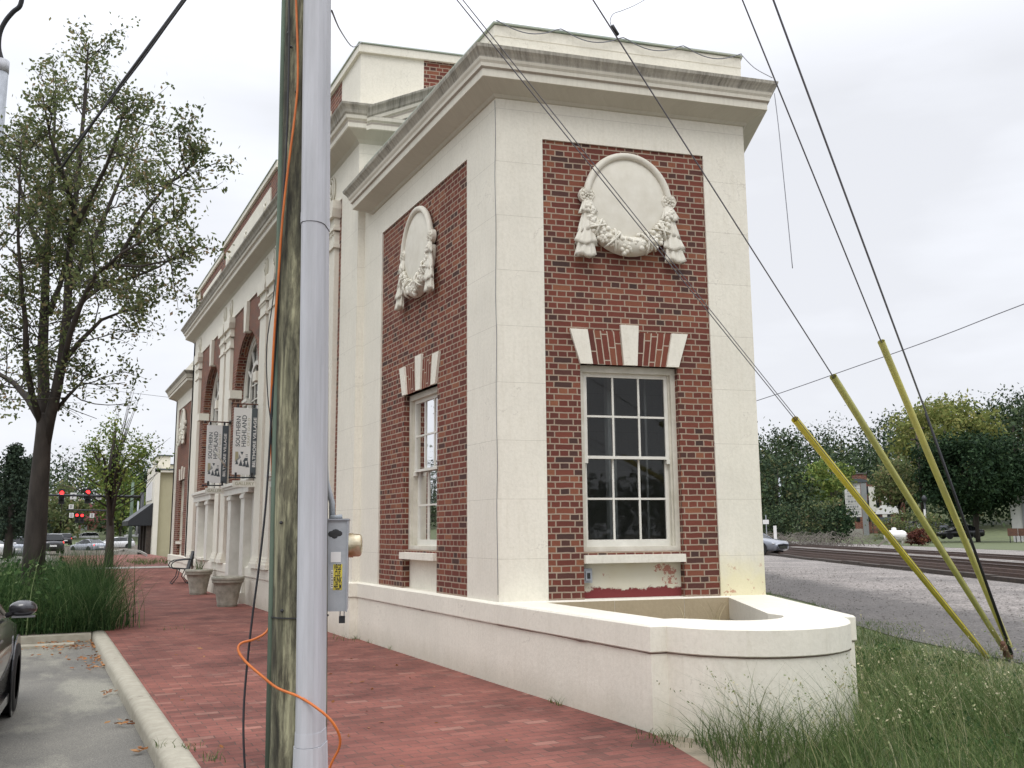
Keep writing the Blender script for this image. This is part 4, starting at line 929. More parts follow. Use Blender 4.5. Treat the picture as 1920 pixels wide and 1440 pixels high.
# electric meter
MC = PL(632, 1060, -.06); FHm = (RH*-.15+FH_).normalized(); RHm = V((FHm.y, -FHm.x, 0))
FMt = lambda a, o, z: MC+RHm*a+FHm*o+V((0, 0, z))
mt_ = thing('electric_meter', 'grey electric meter box with glass dial and yellow sticker on the right of the pole', 'meter', MC)
h2 = (PL(633, 975, -.06).z-PL(633, 1145, -.06).z)/2
mb = MB(FMt); mb.box(-.05, .046, -.02, .22, -h2, h2); mb.build('box', 'box_grey', mt_)
mb = MB(FMt); mb.box(-.05, .056, -.03, .23, h2, h2+.008); mb.box(.0462, .053, -.026, .225, -h2-.003, h2-.002); mb.build('cover', 'galv', mt_)
mb = MB(FMt); zc_ = PL(660, 1023, -.06).z-MC.z; mb.lathe([(.062, .05), (.062, .075), (.058, .078), (.057, .105), (.055, .112), (.045, .120), (.02, .123)], (0, .1, zc_), 28, axis='x'); mb.build('dial_glass', 'meter_glass', mt_, True)
mb = MB(FMt); mb.tube([(-.032, .06, h2+.007), (-.034, .06, h2+.09), (-.066, .06, h2+.2), (-.09, .06, h2+.5), (-.10, .05, h2+1.4)], .015, 8); mb.tube([(-.04, .04, h2+.015), (.02, .04, h2+.02)], .012, 6); mb.build('conduit', 'box_grey', mt_, True)
def mtface(x0, y0): q = PL(x0, y0, -.04); return ((q-MC).dot(RHm), q.z-MC.z)
def mrect(mb, x0, y0, x1, y1, o, yo=.0):
    a0, z1 = mtface(x0, y0); a1, z0 = mtface(x1, y1); mb.box(a0, a1, o, o+.001, z0, z1)
mb = MB(FMt); mrect(mb, 620.5, 1035, 639, 1054, -.0216); mb.build('paper_label', 'sign_white', mt_)
mb = MB(FMt); mrect(mb, 625, 1058, 641, 1106, -.0216); st = mb.build('sticker', 'sticker_yellow', mt_)
mb = MB(FMt)
for i, wd_ in enumerate(('VEGS', 'CUS', 'FUNK', 'HELM')):
    a, z = mtface(633, 1064+i*12.1); put_text(mb, wd_, .036, lambda x, y, a=a, z=z: (a+x*.42, -.0222, z+y*1.1), .0012)
mb.build('lettering', 'ink', st)
mb = MB(FMt); mrect(mb, 620.5, 1069, 624.6, 1103, -.0216); s2 = mb.build('sticker', 'sign_white', mt_)
mb = MB(FMt)
for i in range(9): a, z = mtface(622.5, 1072+i*3.4); mb.box(a-.003, a+.003, -.0225, -.0217, z-.0025, z+.001+.002*(i % 2))
mb.build('lettering', 'ink', s2)
mb = MB(FMt)
for a, z, s_ in ((-.028, .155, .02), (-.01, .162, .022), (.006, .157, .018), (-.015, .145, .017)): mb.sphere((a, -.0205, z), s_, 9, 5, (1, .08, .8))
mb.build('worn_patch', 'steel_dark', mt_)
pk = V(FMt(.03, .02, -h2-.045)); pad = thing('padlock', 'small black padlock hanging under the electric meter box', 'padlock', pk)
mb = MB(FMt); mb.box(.014, .044, .005, .03, -h2-.060, -h2-.026); mb.build('body', 'black_metal', pad)
mb = MB(FMt); mb.tube([(.019, .018, -h2-.027), (.019, .018, -h2-.006), (.024, .018, -h2+.002), (.034, .018, -h2+.002), (.039, .018, -h2-.006), (.039, .018, -h2-.027)], .003, 6); mb.build('shackle', 'galv', pad)
# guys and their plastic guards
AN = V((10.62, 7.76, 0)); av = (AN-POLE); av.z = 0; gn = V((av.y, -av.x, 0)).normalized()
def GP(x, y, off=0):
    r = ray(x, y); o_ = V((0, 0, H_EYE)); return o_+r*(((POLE+gn*off)-o_).dot(gn)/r.dot(gn))
def guy(top, gtop, gbot, label, r, gm, gr, off=0, end=None):
    a, b_ = GP(*top, off), GP(*gbot, off); k = GP(*gtop, off)
    d = (k-a).normalized(); t = ((POLE-a).dot(av.normalized())-.14)/d.dot(av.normalized()); q = a+d*t
    root = thing('guy_wire', label, 'guy wire', b_, 0, 'guy wires down to the ground anchor')
    e = end or b_; mb = MB(); mb.tube([q, a, k, b_], r, 6); mb.build('wire', 'cable_grey', root, True)
    if gm:
        dd = (b_-k).normalized(); m_ = (k+b_)/2; u = dd.cross(V((0, 0, 1))).normalized()
        mb = MB(); mb.tube([k, k+dd*.01, k+dd*.03, k+dd*.08, k+(b_-k)*.3+V((0, 0, -.006)), m_+V((0, 0, -.012)), b_-dd*.05, b_], [gr*1.05, gr*1.05, gr*1.02, gr, gr*1.0, gr, gr*.95, gr*.9], 14, False); g = mb.build('guard', gm, root, True)
        mb = MB(); w2 = dd.cross(u); mb.tube([k+w2*-gr*.82+u*gr*.55, b_+w2*-gr*.70+u*gr*.5], .006, 4); mb.build('seam', 'guard_olive' if gm != 'guard_olive' else 'guard_pale', g)
    return root
guy((857, 0), (1490, 786), (1880, 1268), 'lowest guy wire, in a bright yellow guard reaching nearest the camera', .0042, 'guard_yellow', .032, -.15)
guy((1112, 0), (1562, 706), (1888, 1226), 'middle guy wire with a dull olive yellow guard', .0062, 'guard_olive', .033, 0)
guy((1392, 0), (1652, 640), (1893, 1212), 'steep guy wire with the tallest yellow guard, starting highest in the photo', .0075, 'guard_pale', .035, .1)
guy((1450, 0), (1735, 770), (1896, 1222), 'bare dark guy wire without a guard, steepest and rightmost', .0105, None, .03, .2)
guy((868, 0), (1492, 782), (1876, 1262), 'thin bare guy wire running close beside the bright yellow guard', .0036, None, .03, -.05)
q0, q1 = GP(1735, 775, .2), GP(1897, 1226, .2)
mb = MB(); mb.tube([q0, (q0+q1)/2, q1], [.010, .017, .02], 8); o = mb.build('wire_sleeve', 'cable_black', None, True); tag(o, 'dark weathered sleeve on the lower half of the rightmost guy wire', 'cable sleeve')
an = thing('guy_anchor', 'dark rusty ground anchor in the grass where the guy wires meet', 'ground anchor', AN)
q = GP(1895, 1240, .1)
mb = MB(); mb.tube([GP(1880, 1205, .1), GP(1902, 1255, .1)], [.03, .05], 8); mb.build('rod', 'rust', an, True)
for i in range(3): mb = MB(); c = GP(1884+i*6, 1214+i*13, .1); mb.box(c.x-.05, c.x+.05, c.y-.03, c.y+.03, c.z-.03, c.z+.025); mb.build('clamp', 'rust', an)
# little clamp on the middle guy with a curl of loose wire
cable('loose_wire', 'short curl of loose grey wire springing from the middle guy wire near the top', [GP(1146, 48), GP(1144, 38), GP(1150, 26), GP(1166, 20), GP(1190, 10), GP(1215, -4)], .003, 'cable_grey', 'wire')
mb = MB(); mb.tube([GP(1147, 48), GP(1158, 66)], .017, 8); tag(mb.build('wire_clamp', 'steel_dark', None, True), 'small dark clamp on the middle guy wire above the roof', 'wire clamp')
# overhead lines
cable('service_cable', 'thick black overhead cable crossing the top left corner in front of the tree', [PL(600, -345, 0), D(470, -172, 6.2), D(345, 0, 8.5), D(180, 222, 13), D(60, 392, 19), D(-20, 492, 26), D(-150, 640, 40)], .022, 'cable_black')
cable('service_cable', 'thinner black overhead cable just under the thick one at the left', [PL(600, -335, .03), D(346, 2, 8.4), D(236, 152, 11), D(130, 280, 15), D(30, 392, 20), D(-20, 446, 24), D(-150, 560, 40)], .011, 'cable_black')
cable('overhead_wire', 'thin dark wire sagging across the sky behind the yellow guards', [D(2300, 430, 30), D(1920, 570, 34), D(1760, 632, 37), D(1600, 689, 40), D(1420, 751, 44), D(1250, 800, 48)], .018, 'cable_grey')
cable('overhead_wire', 'thin wire curving from beside the pole to the roof coping of the tall block', [PL(622, 20, -.1), D(640, 60, 8), D(662, 88, 12), V(FM(0, .03, 9.31))], .006, 'cable_grey')
cable('overhead_wire', 'faint distant wire above the far brick wing at the left', [D(-100, 700, 60), D(170, 728, 52), D(317, 745, 46)], .012, 'cable_grey')
# string lights on the parapet
pp = []
P0, P1_ = FE(-.0, .05, 7.25), FE(EW, .05, 7.25)
for i in range(25):
    t = i/24; p_ = P0.lerp(P1_, t); sag = abs(math.sin(t*4*math.pi))*.11; pp.append(p_+V((0, 0, -.02-sag)))
cable('string_lights', 'string of tiny lights looped along the parapet above the end wall', pp, .006, 'cable_grey', 'string lights', sm=2)
cable('string_lights', 'loose end of string lights drooping from the right parapet corner to the cornice', [FE(EW, .05, 7.22), FE(EW+.08, .2, 6.98), FE(EW+.2, .38, 6.78)], .005, 'cable_grey', 'string lights')
cable('string_lights', 'string of tiny lights stapled down the near vertical corner of the end wing', [FE(-.012+.006*math.sin(i*2.3), .012, 6.28-i*.45) for i in range(13)], .0035, 'cable_grey', 'string lights', sm=2, n=4)
hp = [D(1452, 175, 8.3), D(1460, 240, 8.2), D(1468, 320, 8.05), D(1476, 400, 7.95), D(1486, 503, 7.8)]
cable('string_lights', 'thin string of lights dangling free from the right end of the cornice', hp, .0035, 'cable_grey', 'string lights')
# grey street pole at the left edge
gp = D(2, 115, 17); r0 = .135
gs = thing('grey_pole', 'grey round metal pole with cables out of its top at the left edge', 'pole', (gp.x, gp.y, -.1))
mb = MB(); mb.tube([(gp.x, gp.y, -.1), (gp.x, gp.y, gp.z)], r0, 20); mb.build('shaft', 'galv', gs, True)
mb = MB(); mb.tube([(gp.x, gp.y, gp.z-.22), (gp.x, gp.y, gp.z+.01)], r0+.006, 20); mb.build('cap', 'pvc_grey', gs, True)
cable('pole_cable', 'dark cable bundle rising in a curve from the top of the grey pole', [D(4, 115, 17), D(-2, 90, 17), D(0, 62, 17), D(10, 40, 17), D(25, 22, 17), D(38, 10, 17), D(44, -20, 17)], .045, 'cable_black')
# ---------------------------------------------------------------- banners
def banner(s_, label, top):
    FBn = lambda a, o, z: FL(s_, o, z)+V((0, -a, 0))      # a toward the camera
    z0, z1 = 2.76, 4.20
    root = thing('banner_sign', label, 'banner', FL(s_, 0, 3.4), 0, 'banner signs on the street front')
    for z in (z1+.085, z0-.06):
        mb = MB(); mb.tube([FL(s_, PJ-.02, z), FL(s_, .70, z)], .016, 8); r = mb.build('bracket_rod', 'rust' if z > 4 else 'black_metal', root, True)
        mb = MB(); mb.tube([FL(s_, .70, z), FL(s_, .72, z)], .026, 8); mb.tube([FL(s_, PJ-.01, z), FL(s_, PJ+.015, z)], .05, 10); mb.build('finial', 'black_metal', r, True)
    mb = MB(FBn); mb.box(-.006, .006, .285, .66, z0, z1); pan = mb.build('banner', 'sign_white', root)
    mb = MB(FBn); mb.box(-.006, .006, .13, .2848, z0, z1); mb.build('banner_strip', 'sign_dark', root)
    for o_ in (.24, .58):
        for z in (z1+.04, z0-.01): mb = MB(FBn); mb.box(-.015, .015, o_-.022, o_+.022, z-.035, z+.055); mb.build('clip', 'black_metal', root)
    # lettering reads bottom to top; image-left is further out
    def T(txt, oc, zc, size, mt, bold, sx=1, sy=1):
        mb = MB(FBn); put_text(mb, txt, size, lambda x, y: (.0075, oc-x, zc+y), bold, math.pi/2, sx, sy); mb.build('lettering', mt, pan)
    T('SOUTHERN', .555, 3.69, .125, 'sign_dark', .002, 1.02)
    T('HIGHLAND', .43, 3.70, .135, 'sign_dark', .002, 1.0, 1.0)
    T('CRAFT GUILD', .335, 3.68, .075, 'sign_tan', .0, 1.3)
    T('BILTMORE VILLAGE', .205, 3.46, .088, 'sign_white', .002, 1.42)
    # emblem: ridge lines, cabin and dark pines on a tan square
    mb = MB(FBn); X = lambda u, v: (.0072, .605-u*.28, 2.98+v*.30)
    def pol(pts, mt, e=0): 
        m2 = MB(FBn); m2.add([(.0072+e, .605-u*.28, 2.92+v*.33) for u, v in pts], [tuple(range(len(pts)))]); m2.build('emblem', mt, pan)
    pol([(0, .35), (.28, .55), (.22, 1), (0, 1)], 'sign_tan'); pol([(0, .30), (.45, .62), (.30, .85), (.28, .62), (0, .38)], 'sign_grey', .0003)
    pol([(.38, 1), (.62, 1), (.52, .78)], 'sign_dark', .0004); pol([(.58, .34), (.95, .44), (.95, .62), (.72, .60)], 'sign_dark', .0004); pol([(.78, .70), (.95, .70), (.95, .74), (.78, .74)], 'sign_dark', .0004)
    pol([(.78, .80), (.95, .80), (.95, .84), (.78, .84)], 'sign_dark', .0004)
    for bx, by, h_, wd_ in ((.06, .18, .30, .16), (.34, .08, .40, .2), (.62, .05, .42, .2), (.86, .0, .45, .18)):     # pines lying with the text
        pts = []
        for j in range(5): pts += [(bx-wd_*(1-j/5)*.9+wd_*.5, by+h_*j/5), (bx-wd_*(1-j/5)*.45+wd_*.5, by+h_*(j+.8)/5)]
        pts += [(bx+wd_*.5, by+h_*1.1)]
        for j in range(4, -1, -1): pts += [(bx+wd_*(1-j/5)*.45+wd_*.5, by+h_*(j+.8)/5), (bx+wd_*(1-j/5)*.9+wd_*.5, by+h_*j/5)]
        pol(pts, 'sign_dark', .0008)
    gs_ = thing('hanging_sign', 'small cream GALLERY board hanging below the '+top, 'sign', FL(s_, .4, 2.6), 0, 'gallery boards under the banners')
    mb = MB(FBn); mb.box(-.012, .012, .14, .64, 2.50, 2.635); b_ = mb.build('board', 'white_wood', gs_)
    mb = MB(FBn); put_text(mb, 'GALLERY', .098, lambda x, y: (.0135, .39-x, 2.568+y), .001, 0, 1.0); mb.build('lettering', 'sign_text_pale', b_)
    for o_ in (.2, .58): mb = MB(FBn); mb.tube([(0, o_, 2.635), (0, o_, 2.69)], .005, 5); mb.build('hook', 'black_metal', gs_)
banner(11.62, 'nearer and larger looking SOUTHERN HIGHLAND banner hung out from the wall', 'nearer banner')
banner(15.25, 'farther SOUTHERN HIGHLAND banner partly hidden behind the nearer one', 'farther banner')
# flagstaff sprig between the banners
mb = MB(); a = FL(15.3, .12, 3.1); mb.tube([a, a+V((-.35, -.3, .42))], .02, 6); tag(mb.build('flagpole', 'white_wood', None, True), 'short pale slanting flagpole bracket on the wall between the two banners', 'flagpole')
# wall lamp by door
# ---------------------------------------------------------------- planters, armchair
def urn(x, y, z, label, tall):
    root = thing('planter_pot', label, 'planter', (x, y, z), 0, 'stone pots by the gallery door')
    mb = MB(); mb.lathe([(a_*1.12, b_*1.08) for a_, b_ in [(.17, 0), (.19, .02), (.185, .05), (.21, .2), (.245, .38), (.262, .45), (.285, .455), (.295, .48), (.285, .50), (.30, .51), (.305, .56), (.285, .58), (.25, .575), (.24, .52), (.01, .51)]], (x, y, z), 32); mb.build('pot', 'planter_stone', root, True)
    mb = MB(); mb.lathe([(.238, .525), (.02, .545)], (x, y, z), 20); mb.build('soil', 'soil', root)
    v = []; f = []
    for i in range(26 if tall else 10):
        a = rng.uniform(0, 6.28); h_ = rng.uniform(.15, .42) if tall else rng.uniform(.05, .12); r_ = rng.uniform(0, .15); dx = rng.normal(0, .1, 2)
        p = np.array([x+r_*math.cos(a), y+r_*math.sin(a), z+.53]); q = p+np.array([dx[0], dx[1], h_]); w_ = np.array([math.cos(a+1.5), math.sin(a+1.5), 0])*.006
        n = len(v); v += [p-w_, p+w_, (p+q)/2+w_+np.array([dx[0]*.1, 0, .02]), (p+q)/2-w_+np.array([dx[0]*.1, 0, .02]), q+w_*.2, q-w_*.2]; f += [(n, n+1, n+2, n+3), (n+3, n+2, n+4, n+5)]
    npmesh('plant', np.array(v), np.array(f), 'grass_blade', root, (x, y, z))
    return root
urn(3.68, 20.75, 0, 'weathered stone pot nearest the camera beside the gallery door', 0)
urn(3.74, 25.2, 0, 'weathered stone pot with thin grassy stems in front of the black armchair', 1)
ch = thing('armchair', 'black metal outdoor armchair against the wall beyond the stone pots', 'chair', (3.86, 29.2, gz(29.2)))
def chair(px, py, pz):
    Fc = lambda a, o, z: V((px+a, py+o, pz+z))          # a: +X toward the wall, seat faces -X
    mb = MB(Fc); mb.prism([(-.30, .44), (-.28, .47), (.16, .43), (.18, .40)], -.27, .27); mb.build('seat', 'black_metal', ch)
    mb = MB(Fc); mb.prism([(.14, .42), (.18, .41), (.30, .92), (.265, .94)], -.27, .27); mb.build('backrest', 'black_metal', ch)
    for s_ in (-1, 1):
        o_ = s_*.30
        mb = MB(Fc); mb.tube([(.24, o_, .70), (.1, o_, .70), (-.2, o_, .67), (-.31, o_, .62), (-.35, o_, .54), (-.30, o_, .45), (-.1, o_, .42)], .016, 8); mb.build('armrest', 'black_metal', ch, True)
        mb = MB(Fc); mb.tube([(-.1, o_*.8, .42), (-.15, o_*.8, .2), (-.30, o_*.8, .0)], .013, 7); mb.build('leg', 'black_metal', ch, True)
        mb = MB(Fc); mb.tube([(.12, o_*.8, .42), (.02, o_*.8, .2), (.16, o_*.8, .0)], .013, 7); mb.build('leg', 'black_metal', ch, True)
    mb = MB(Fc); mb.tube([(-.30, -.25, .02), (-.30, .25, .02)], .012, 6); mb.tube([(.16, -.25, .02), (.16, .25, .02)], .012, 6); mb.build('stretcher', 'black_metal', ch, True)
chair(3.86, 29.2, gz(29.2))
# ---------------------------------------------------------------- vegetation
def leafcloud(cent, size, n_each=1, flat=.0):
    """rhombic leaf faces with random orientation at each centre"""
    c = np.repeat(np.asarray(cent), n_each, 0); n = len(c)
    a = rng.normal(size=(n, 3)); a /= np.linalg.norm(a, axis=1)[:, None]
    b = rng.normal(size=(n, 3)); b[:, 2] *= 1-flat; b -= a*(a*b).sum(1)[:, None]; b /= np.linalg.norm(b, axis=1)[:, None]
    s = (size*rng.uniform(.6, 1.3, n))[:, None]
    v = np.stack([c-a*s, c+b*s*.55, c+a*s, c-b*s*.55], 1).reshape(-1, 3); f = np.arange(n*4).reshape(n, 4); return v, f
def blades(base, h, lean, wdt, seg=3, curl=1.):
    """grass blades: base Nx3, heights, lean vectors Nx2"""
    n = len(base); ang = rng.uniform(0, math.pi, n); side = np.stack([np.cos(ang), np.sin(ang), np.zeros(n)], 1)*wdt[:, None]
    rows = []
    for k in range(seg+1):
        t = k/seg; p = base.copy(); p[:, 2] += h*(t-.35*curl*t*t*np.clip(np.hypot(lean[:, 0], lean[:, 1])/h, 0, 1.2)); p[:, 0] += lean[:, 0]*t*t; p[:, 1] += lean[:, 1]*t*t
        w_ = (1-t*.92); rows += [p-side*w_, p+side*w_]
    v = np.stack(rows, 1).reshape(-1, 3); m_ = 2*(seg+1)
    f = np.concatenate([np.arange(n)[:, None]*m_+np.array([[2*k, 2*k+1, 2*k+3, 2*k+2]]) for k in range(seg)], 0); return v, f
def limbmesh(limbs, name, mt, parent, n=7):
    mb = MB()
    for pts, r0, r1 in limbs:
        k = len(pts); mb.tube(pts, [r0+(r1-r0)*i/(k-1) for i in range(k)], n if r0 > .03 else 4)
    return mb.build(name, mt, parent, True)
def subbranch(p, d, length, r, depth, limbs, tips, rnd, droop=-.0, up=.25, kids=4):
    pts = [p]; q = p.copy(); dd = d.normalized(); st = 4
    for i in range(st):
        dd = (dd+V((rnd.gauss(0, .16), rnd.gauss(0, .16), rnd.gauss(0, .10)+up*.18+droop))).normalized(); q = q+dd*(length/st); pts.append(q.copy())
        if depth == 0: tips.append(q.copy())
    limbs.append((pts, r, r*.4)); 
    if depth > 0:
        for i in range(kids):
            t = rnd.uniform(.25, 1); idx = min(int(t*st), st-1); pp_ = pts[idx].lerp(pts[idx+1], t*st-idx)
            a = V((rnd.gauss(0, 1), rnd.gauss(0, 1), rnd.gauss(0, .7))).normalized()
            subbranch(pp_, (dd*.9+a*.75), length*rnd.uniform(.4, .6), r*.45, depth-1, limbs, tips, rnd, droop, up, kids)
# the big tree, limbs measured from the photograph
big = thing('big_tree', 'tall sparse tree with several upright stems growing in the planted bed', 'tree', (D(72, 1040, 17).x, D(72, 1040, 17).y, 0))
def tp(x, y, dz=0): return D(x, y, 17+dz)
base = D(64, 1040, 17); base.z = -.05
main_l = [
 ([base, tp(67, 1000), tp(72, 930), tp(77, 870), tp(81, 820), tp(84, 775)], .20, .12),
 ([tp(80, 850), tp(92, 790), tp(104, 740, -.3), tp(116, 680, -.4), tp(126, 585, -.4), tp(129, 511, -.5), tp(133, 440, -.5), tp(142, 370, -.4), tp(150, 290, -.2), tp(158, 200, 0), tp(163, 120, 0), tp(166, 80, .1)], .11, .012),
 ([tp(80, 830), tp(82, 740, .3), tp(80, 652, .5), tp(84, 572, .6), tp(86, 487, .6), tp(92, 400, .7), tp(97, 333, .8), tp(102, 240, .8), tp(105, 160, .8)], .12, .012),
 ([tp(78, 800), tp(60, 740, -.3), tp(48, 676, -.6), tp(48, 605, -.8), tp(40, 530, -1.), tp(34, 450, -1.2), tp(36, 360, -1.2), tp(40, 260, -1.1)], .065, .01),
 ([tp(110, 720, -.3), tp(132, 624, -.9), tp(151, 572, -1.2), tp(165, 541, -1.4), tp(182, 512, -1.6), tp(203, 497, -1.7), tp(227, 475, -1.8), tp(267, 452, -2), tp(300, 425, -2.1), tp(340, 402, -2.1)], .055, .008),
 ([tp(92, 590, .5), tp(104, 555, .7), tp(113, 534, .9), tp(125, 480, 1.3), tp(150, 420, 1.7), tp(190, 350, 2.0), tp(225, 290, 2.2), tp(250, 240, 2.3)], .06, .008),
 ([tp(78, 790), tp(54, 750, .5), tp(26, 718, 1), tp(0, 702, 1.3), tp(-50, 670, 1.6), tp(-110, 620, 1.8)], .075, .015),
 ([tp(132, 540, -.5), tp(160, 480, 0), tp(190, 420, .5), tp(215, 360, .7), tp(240, 300, .9), tp(268, 250, 1.)], .06, .01),
 ([tp(134, 440, -.5), tp(165, 380, -1), tp(200, 310, -1.3), tp(225, 240, -1.5), tp(232, 190, -1.5)], .05, .01),
 ([tp(140, 400, -.5), tp(120, 330, -1), tp(95, 260, -1.3), tp(80, 180, -1.5)], .05, .01),
 ([tp(86, 500, .6), tp(60, 430, 1.2), tp(38, 350, 1.6), tp(20, 270, 1.8)], .06, .01),
 ([tp(126, 600, -.4), tp(160, 560, .4), tp(200, 530, .9), tp(250, 520, 1.2), tp(300, 500, 1.4), tp(335, 470, 1.5)], .05, .008),
 ([tp(118, 680, -.4), tp(150, 640, -.2), tp(190, 600, 0), tp(240, 580, .2), tp(290, 575, .3)], .05, .008),
 ([tp(104, 770, 0), tp(130, 740, -.3), tp(150, 720, -.5), tp(165, 700, -.6)], .04, .008),
 ([tp(230, 473, -1.8), tp(270, 400, -1.7), tp(310, 350, -1.6), tp(350, 320, -1.5), tp(370, 300, -1.4)], .035, .006),
 ([tp(205, 495, -1.7), tp(260, 500, -1.8), tp(310, 490, -2), tp(350, 480, -2)], .03, .006),
]
rnd = random.Random(11); limbs = list(main_l); tips = []
for pts, r0, r1 in main_l[1:]:
    L = sum((pts[i+1]-pts[i]).length for i in range(len(pts)-1)); nb = int(L*6)
    for i in range(nb):
        t = rnd.uniform(.22, 1.0)*(len(pts)-1); k = min(int(t), len(pts)-2); p = pts[k].lerp(pts[k+1], t-k); d = (pts[k+1]-pts[k]).normalized()
        a = V((rnd.gauss(0, 1), rnd.gauss(0, 1), rnd.gauss(0, .55))).normalized(); fr_ = 1-t/(len(pts)-1)
        subbranch(p, d*.55+a, rnd.uniform(.55, 1.35)*(.55+.55*fr_), .013, 1, limbs, tips, rnd, 0, .2, 3)
big_tr = limbmesh(limbs[:1+15], 'trunk', 'bark', big, 12); limbmesh(limbs[16:], 'branches', 'bark', big, 4)['kind'] = 'stuff'
tt_ = np.array([tuple(p) for p in tips]); tt_ = tt_[rng.random(len(tt_)) < .72]
cl = np.repeat(tt_, 10, 0)+rng.normal(0, .10, (len(tt_)*10, 3)); v, f = leafcloud(cl, .041); npmesh('crown', v, f, 'leaf_big', big, big.location)
def clump_tree(name, label, cat, loc, h, trunk_h, rx, rz, mt, lsize, nclump, per, seed=1, bark='bark', group=None, tr=.16, gaps=.3, limbsn=9):
    rnd = random.Random(seed); root = thing(name, label, cat, loc, 0, group); lx = V(loc)
    limbs = [([lx+V((0, 0, -.2)), lx+V((rnd.gauss(0, .05), rnd.gauss(0, .05), trunk_h*.6)), lx+V((rnd.gauss(0, .15), rnd.gauss(0, .15), trunk_h+rz*.6)), lx+V((rnd.gauss(0, .2), 0, h-rz*.3))], tr, tr*.25)]
    g = np.random.default_rng(seed); cs = []
    cz = h-rz
    for i in range(nclump):
        d = g.normal(size=3); d /= np.linalg.norm(d); k = g.uniform(.45, 1.)**.5; r_ = 1+.18*math.sin(d[0]*5+seed)+.12*math.sin(d[2]*7+seed*2)
        cs.append((d[0]*rx*k*r_, d[1]*rx*k*r_, cz+d[2]*rz*k*r_*.95))
    cs = np.array(cs)+np.array(loc)*1.0
    for i in range(limbsn):
        t = V(cs[g.integers(0, len(cs))]); s_ = lx+V((0, 0, trunk_h*rnd.uniform(.7, 1.3))); limbs.append(([s_, s_.lerp(t, .5)+V((0, 0, .08*h)), t], tr*.4, tr*.08))
    limbmesh(limbs, 'trunk', bark, root, 8)
    sp_ = np.repeat(cs, per, 0)+g.normal(0, 1, (nclump*per, 3))*np.array([rx, rx, rz])*gaps*.5
    v, f = leafcloud(sp_, lsize); npmesh('crown', v, f, mt, root, loc); return root
# small street tree further along the bed, with bare upright leaders
st = D(205, 1035, 32); st.z = 0
street = clump_tree('street_tree', 'small yellowish street tree with bare twigs rising above its crown, left of the far wing', 'tree', tuple(st), 5.45, 2.6, 1.05, 1.2, 'leaf_light', .06, 60, 44, 3, 'bark', None, .17, .33, 12)
mb = MB(); rr = random.Random(4)
for i in range(13):
    a = V((st.x+rr.gauss(.0, .08), st.y, 3.2)); x = rr.gauss(.05, .35); mb.tube([a, a+V((x*.3, rr.gauss(0, .2), 1.3)), a+V((x, rr.gauss(0, .3), rr.uniform(2.0, 3.5)))], [.028, .016, .005], 5)
for i in range(12):
    a = V((st.x, st.y, rr.uniform(2.2, 3.6))); s_ = rr.choice((-1, 1, 1)); mb.tube([a, a+V((s_*.9, rr.gauss(0, .4), .6)), a+V((s_*rr.uniform(1.4, 2.2), rr.gauss(0, .6), rr.uniform(.8, 1.6)))], [.022, .012, .004], 4)
tg = mb.build('bare_twigs', 'bark', street, True)
c = np.array([(st.x+.9+rng.normal(0, .5), st.y+rng.normal(0, .4), 4.2+rng.normal(0, .30)) for _ in range(260)]); v, f = leafcloud(c, .06); npmesh('crown', v, f, 'leaf_light', street, street.location)
# ornamental grass in the bed
def bedgrass():
    n = 26000; x = rng.uniform(-5.5, 1.15, n); y = 16.6+rng.random(n)**1.5*13; k = rng.random(n)
    # right-hand tuft spilling over the kerb near the bed's front
    m_ = rng.random(n) < .25; x[m_] = rng.normal(.75, .28, m_.sum()); y[m_] = rng.uniform(16.6, 21, m_.sum())
    tuft = (np.sin(x*3.1+y*1.3)+np.sin(x*1.7-y*2.1))*.12
    h = rng.uniform(.45, 1.35, n)+tuft*1.6; h[y > 24] *= .9
    a = rng.uniform(0, 6.28, n); le = rng.uniform(.15, 1.05, n); lean = np.stack([np.cos(a)*le, np.sin(a)*le], 1)
    b_ = np.stack([x, y, np.zeros(n)], 1); return blades(b_, h, lean, rng.uniform(.004, .010, n), 4, 1.3)
v, f = bedgrass(); tag(npmesh('ornamental_grass', v, f, 'grass_bed'), 'tall green arching grass filling the planted bed beside the pavement', 'grass', kind='stuff')
n = 16000; c = np.stack([rng.uniform(-5.5, .5, n), rng.uniform(16.55, 21, n), rng.uniform(.05, 1.12, n)], 1); c[:, 2] *= .8+.2*np.sin(c[:, 0]*3+c[:, 1]*2); c = c[(np.sin(c[:, 0]*2.1+c[:, 1]*1.3)+1)*.5 > .3]; v, f = leafcloud(c, .045)
tag(npmesh('bed_shrub_leaves', v, f, 'grass_bed'), 'small dark leafy shrubs mixed low into the tall grass bed', 'shrub', kind='stuff')
n = 260; x = rng.normal(1.1, .12, n); y = rng.uniform(16.8, 20, n); v, f = blades(np.stack([x, y, np.zeros(n)], 1), rng.uniform(.5, .95, n), np.stack([rng.uniform(.1, .6, n), rng.normal(0, .2, n)], 1), np.full(n, .004), 4, 1.2)
tag(npmesh('dry_grass_stalks', v, f, 'straw'), 'thin dry brown stalks leaning out of the bed over the pavement', 'grass', kind='stuff')
